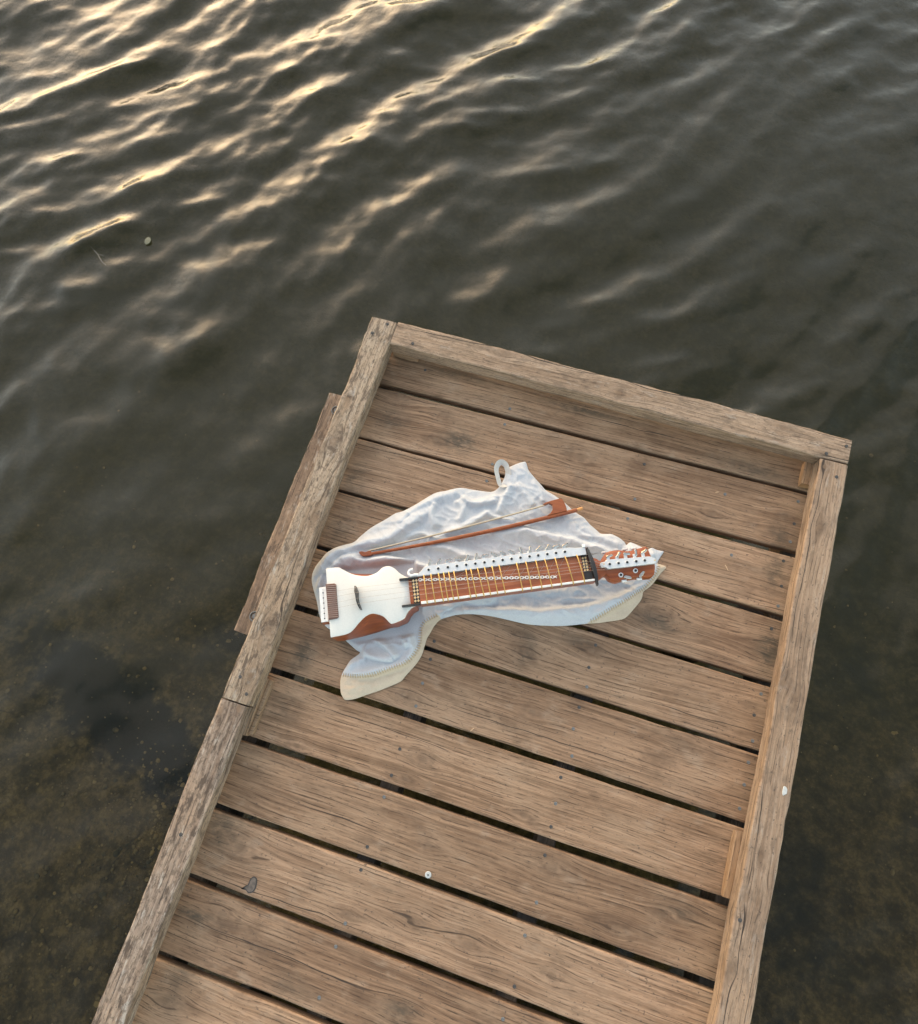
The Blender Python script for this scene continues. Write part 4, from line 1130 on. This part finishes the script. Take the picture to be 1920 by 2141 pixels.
    for k in range(15):
        t = k / 14
        y = 0.0455 - 0.0910 * t
        xc = 0.6260 + 0.0095 * math.sin(t * 1.5)
        hw = 0.0018 + 0.0034 * math.sin(math.pi * min(1, t * 1.05)) ** 0.8
        z1 = ZK + 0.003 + 0.005 * math.sin(math.pi * t)
        rows.append([(xc - hw, y, zz(0.088)), (xc - hw, y, zz(z1 - 0.001)), (xc - hw * 0.5, y, zz(z1)), (xc + hw * 0.5, y, zz(z1)), (xc + hw, y, zz(z1 - 0.001)), (xc + hw, y, zz(0.088))])
    MB().grid(rows, True, True).build('nut', M_BLACK, root)
    # pegbox / head
    hd = catmull([(0.630, 0.0270), (0.645, 0.0220), (0.655, 0.0140), (0.6595, 0.0200), (0.6675, 0.0290), (0.681, 0.0348), (0.705, 0.0340), (0.724, 0.0292), (0.745, 0.0318), (0.766, 0.0345), (0.7710, 0.0310), (0.7740, 0.0150), (0.7800, -0.0090), (0.7770, -0.025), (0.7680, -0.0385), (0.729, -0.0348), (0.6986, -0.0368), (0.684, -0.0388), (0.6696, -0.0318), (0.6637, -0.0210), (0.6578, -0.0200), (0.645, -0.0275), (0.630, -0.0305)], 3, False)
    head = MB().prism(hd.tolist(), zz(0.050), zz(0.0848), 0.002).build('head', M_RED, root, 50)
    hp = catmull([(0.6510, 0.0050), (0.6535, 0.0078), (0.6590, 0.0082), (0.6640, 0.0090), (0.6680, 0.0128), (0.6900, 0.0118), (0.7400, 0.0088), (0.7700, 0.0072), (0.7755, 0.0030), (0.7815, 0.0000), (0.7800, -0.0095), (0.7676, -0.0105), (0.7200, -0.0102), (0.6720, -0.0092), (0.6655, -0.0075), (0.6610, -0.0040), (0.6535, -0.0035), (0.6508, 0.0000)], 2, True)
    hpl = MB().prism(hp.tolist(), zz(0.0850), zz(0.0962), 0.0008).build('head_plate', M_STEEL, head)
    for i, x in enumerate((0.6729, 0.6938, 0.7141, 0.7354, 0.7555)):
        tuner(hpl, x, 0.0006 - i * 0.0005, zz(0.0966), 0.0190, [0.2, 0.9, -0.2, 1.5, 0.5][i])
    for x, y in ((0.6600, 0.0030), (0.7790, -0.004)):
        MB().cyl((x, y), 0.0018, zz(0.0962), zz(0.0968), 10).build('rivet', M_GOLD, hpl)
    for i, (x, y) in enumerate(((0.6700, 0.0355), (0.6980, 0.0375), (0.7200, 0.0360), (0.7420, 0.0355))):
        mb = MB()
        mb.tube([(x, y - 0.010, zz(0.066)), (x + 0.002, y + 0.002, zz(0.066))], 0.0016, 6)
        mb.box(x - 0.0055, x + 0.0075, y, y + 0.0045, zz(0.0625), zz(0.0700), 0.001)
        mb.build('knob', M_STEEL, head)
    for i, (x, y, kx, ky, r) in enumerate(((0.6959, -0.0262, 0.7105, -0.0335, -0.3), (0.7317, -0.0206, 0.7445, -0.0310, 0.75))):
        t = MB().cyl((x, y), 0.0056, zz(0.0846), zz(0.0885), 16, 0.0006).build('tuner', M_STEEL, head)
        MB().cyl((x, y), 0.0032, zz(0.0884), zz(0.0905), 10, 0.0004).build('peg', M_HOLE, t)
        mb = MB()
        ca, sa = math.cos(r), math.sin(r)
        wing = [(-0.009, -0.0024), (0.0, -0.0036), (0.009, -0.0024), (0.0095, 0.001), (0.005, 0.0036), (-0.005, 0.0036), (-0.0095, 0.001)]
        mb.prism([(kx + a * ca - b * sa, ky + a * sa + b * ca) for a, b in wing], zz(0.0846), zz(0.0895), 0.0008)
        mb.build('knob', M_KNOB, t)
        MB().box(x + 0.0005, x + 0.0125, -0.0425, -0.0370, zz(0.072), zz(0.0825), 0.001).build('gear_box', M_STEEL, t)
    return root
build_fiddle()

# ------------------------------------------------------------------ bow
def build_bow():
    o0 = Vector((0.36, -0.35, 0.0))
    root = tag(empty('fiddle_bow', tuple(o0)), 'red-brown wooden bow with pale hair and carved frog lying on the cloth', 'bow')
    c = catmull(BOW[1:], 6)
    n = len(c)
    path = [(p[0] - o0.x, p[1] - o0.y, BOW_Z) for p in c]
    rad = [0.0036 + 0.0017 * min(1, 2.2 * i / (n - 1)) for i in range(n)]
    MB().tube(path, rad, 10).build('stick', M_BOW, root)
    tip = catmull([(0.1085, -0.4725), (0.1150, -0.4780), (0.1250, -0.4785), (0.1420, -0.4705), (0.1400, -0.4650), (0.1345, -0.4605), (0.1290, -0.4640), (0.1230, -0.4680), (0.1150, -0.4685)], 3, True)
    MB().prism([(p[0] - o0.x, p[1] - o0.y) for p in tip], BOW_Z - 0.0045, BOW_Z + 0.0045, 0.001).build('tip', M_BOW, root)
    fr = [(0.5150, -0.2205), (0.5205, -0.2140), (0.5308, -0.2070), (0.5420, -0.1995), (0.5528, -0.1930), (0.5590, -0.1940), (0.5640, -0.1985), (0.5714, -0.2075), (0.5784, -0.2199), (0.5560, -0.2335), (0.5340, -0.2460), (0.5405, -0.2363), (0.5431, -0.2257), (0.5384, -0.2153), (0.5285, -0.2131), (0.5198, -0.2216)]
    MB().prism([(p[0] - o0.x, p[1] - o0.y) for p in fr], BOW_Z - 0.006, BOW_Z + 0.006, 0.001).build('frog', M_BOW, root)
    bt = [(0.5985, -0.2108), (0.6060, -0.2060), (0.6135, -0.2005)]
    MB().tube([(p[0] - o0.x, p[1] - o0.y, BOW_Z) for p in bt], [0.0038, 0.0044, 0.0040], 10).build('button', M_BUTTON, root)
    hr = np.array([(0.1307 + 0.3889 * t, -0.4615 + 0.2410 * t - 0.004 * 4 * t * (1 - t)) for t in np.linspace(1, 0, 30)])
    rows = []
    for i, p in enumerate(hr):
        d = hr[min(i + 1, len(hr) - 1)] - hr[max(i - 1, 0)]; d /= np.linalg.norm(d)
        nn = np.array([-d[1], d[0]]) * 0.0012
        x, y = p[0] - o0.x, p[1] - o0.y
        rows.append([(x - nn[0], y - nn[1], BOW_Z - 0.0042), (x + nn[0], y + nn[1], BOW_Z - 0.0042), (x + nn[0], y + nn[1], BOW_Z + 0.0042), (x - nn[0], y - nn[1], BOW_Z + 0.0042)])
    MB().grid(rows, True, True).build('hair', M_HAIR, root)
build_bow()

# ------------------------------------------------------------------ things on the water
def floating():
    x, y = -1.2057, 0.5228
    pts = catmull([(0.0, -0.022), (0.014, -0.014), (0.018, 0.004), (0.008, 0.020), (-0.006, 0.024), (-0.015, 0.008), (-0.012, -0.012)], 4, True)
    h, _, _ = wave_field(np.array([[x]]), np.array([[y]]))
    rows = []
    for sc, z in ((1.0, -0.0006), (1.0, 0.0012), (0.55, 0.0022)):
        rows.append([(p[0] * sc * 0.7, p[1] * sc * 0.7, z + 0.05 * abs(p[0]) * sc) for p in pts])
    o = MB().grid(rows, True, True).build('fallen_leaf', M_LEAF, None, 60, (x, y, WATER_Z + float(h[0, 0]) + 0.004))
    tag(o, 'small yellow-green leaf floating on the rippled water', 'leaf')
    x, y = -1.3607, 0.4101
    h, _, _ = wave_field(np.array([[x]]), np.array([[y]]))
    mb = MB()
    mb.tube([(-0.045, 0.030, 0.0), (0.0, 0.004, 0.003), (0.03, -0.022, 0.001), (0.05, -0.03, 0.0)], [0.0012, 0.0018, 0.0017, 0.0010], 6)
    mb.tube([(0.0, 0.004, 0.003), (0.022, 0.006, 0.002)], [0.0012, 0.0008], 6)
    o = mb.build('floating_twig', M_TWIG, None, 60, (x, y, WATER_Z + float(h[0, 0]) + 0.003))
    tag(o, 'thin forked twig floating near the small leaf', 'twig')
floating()
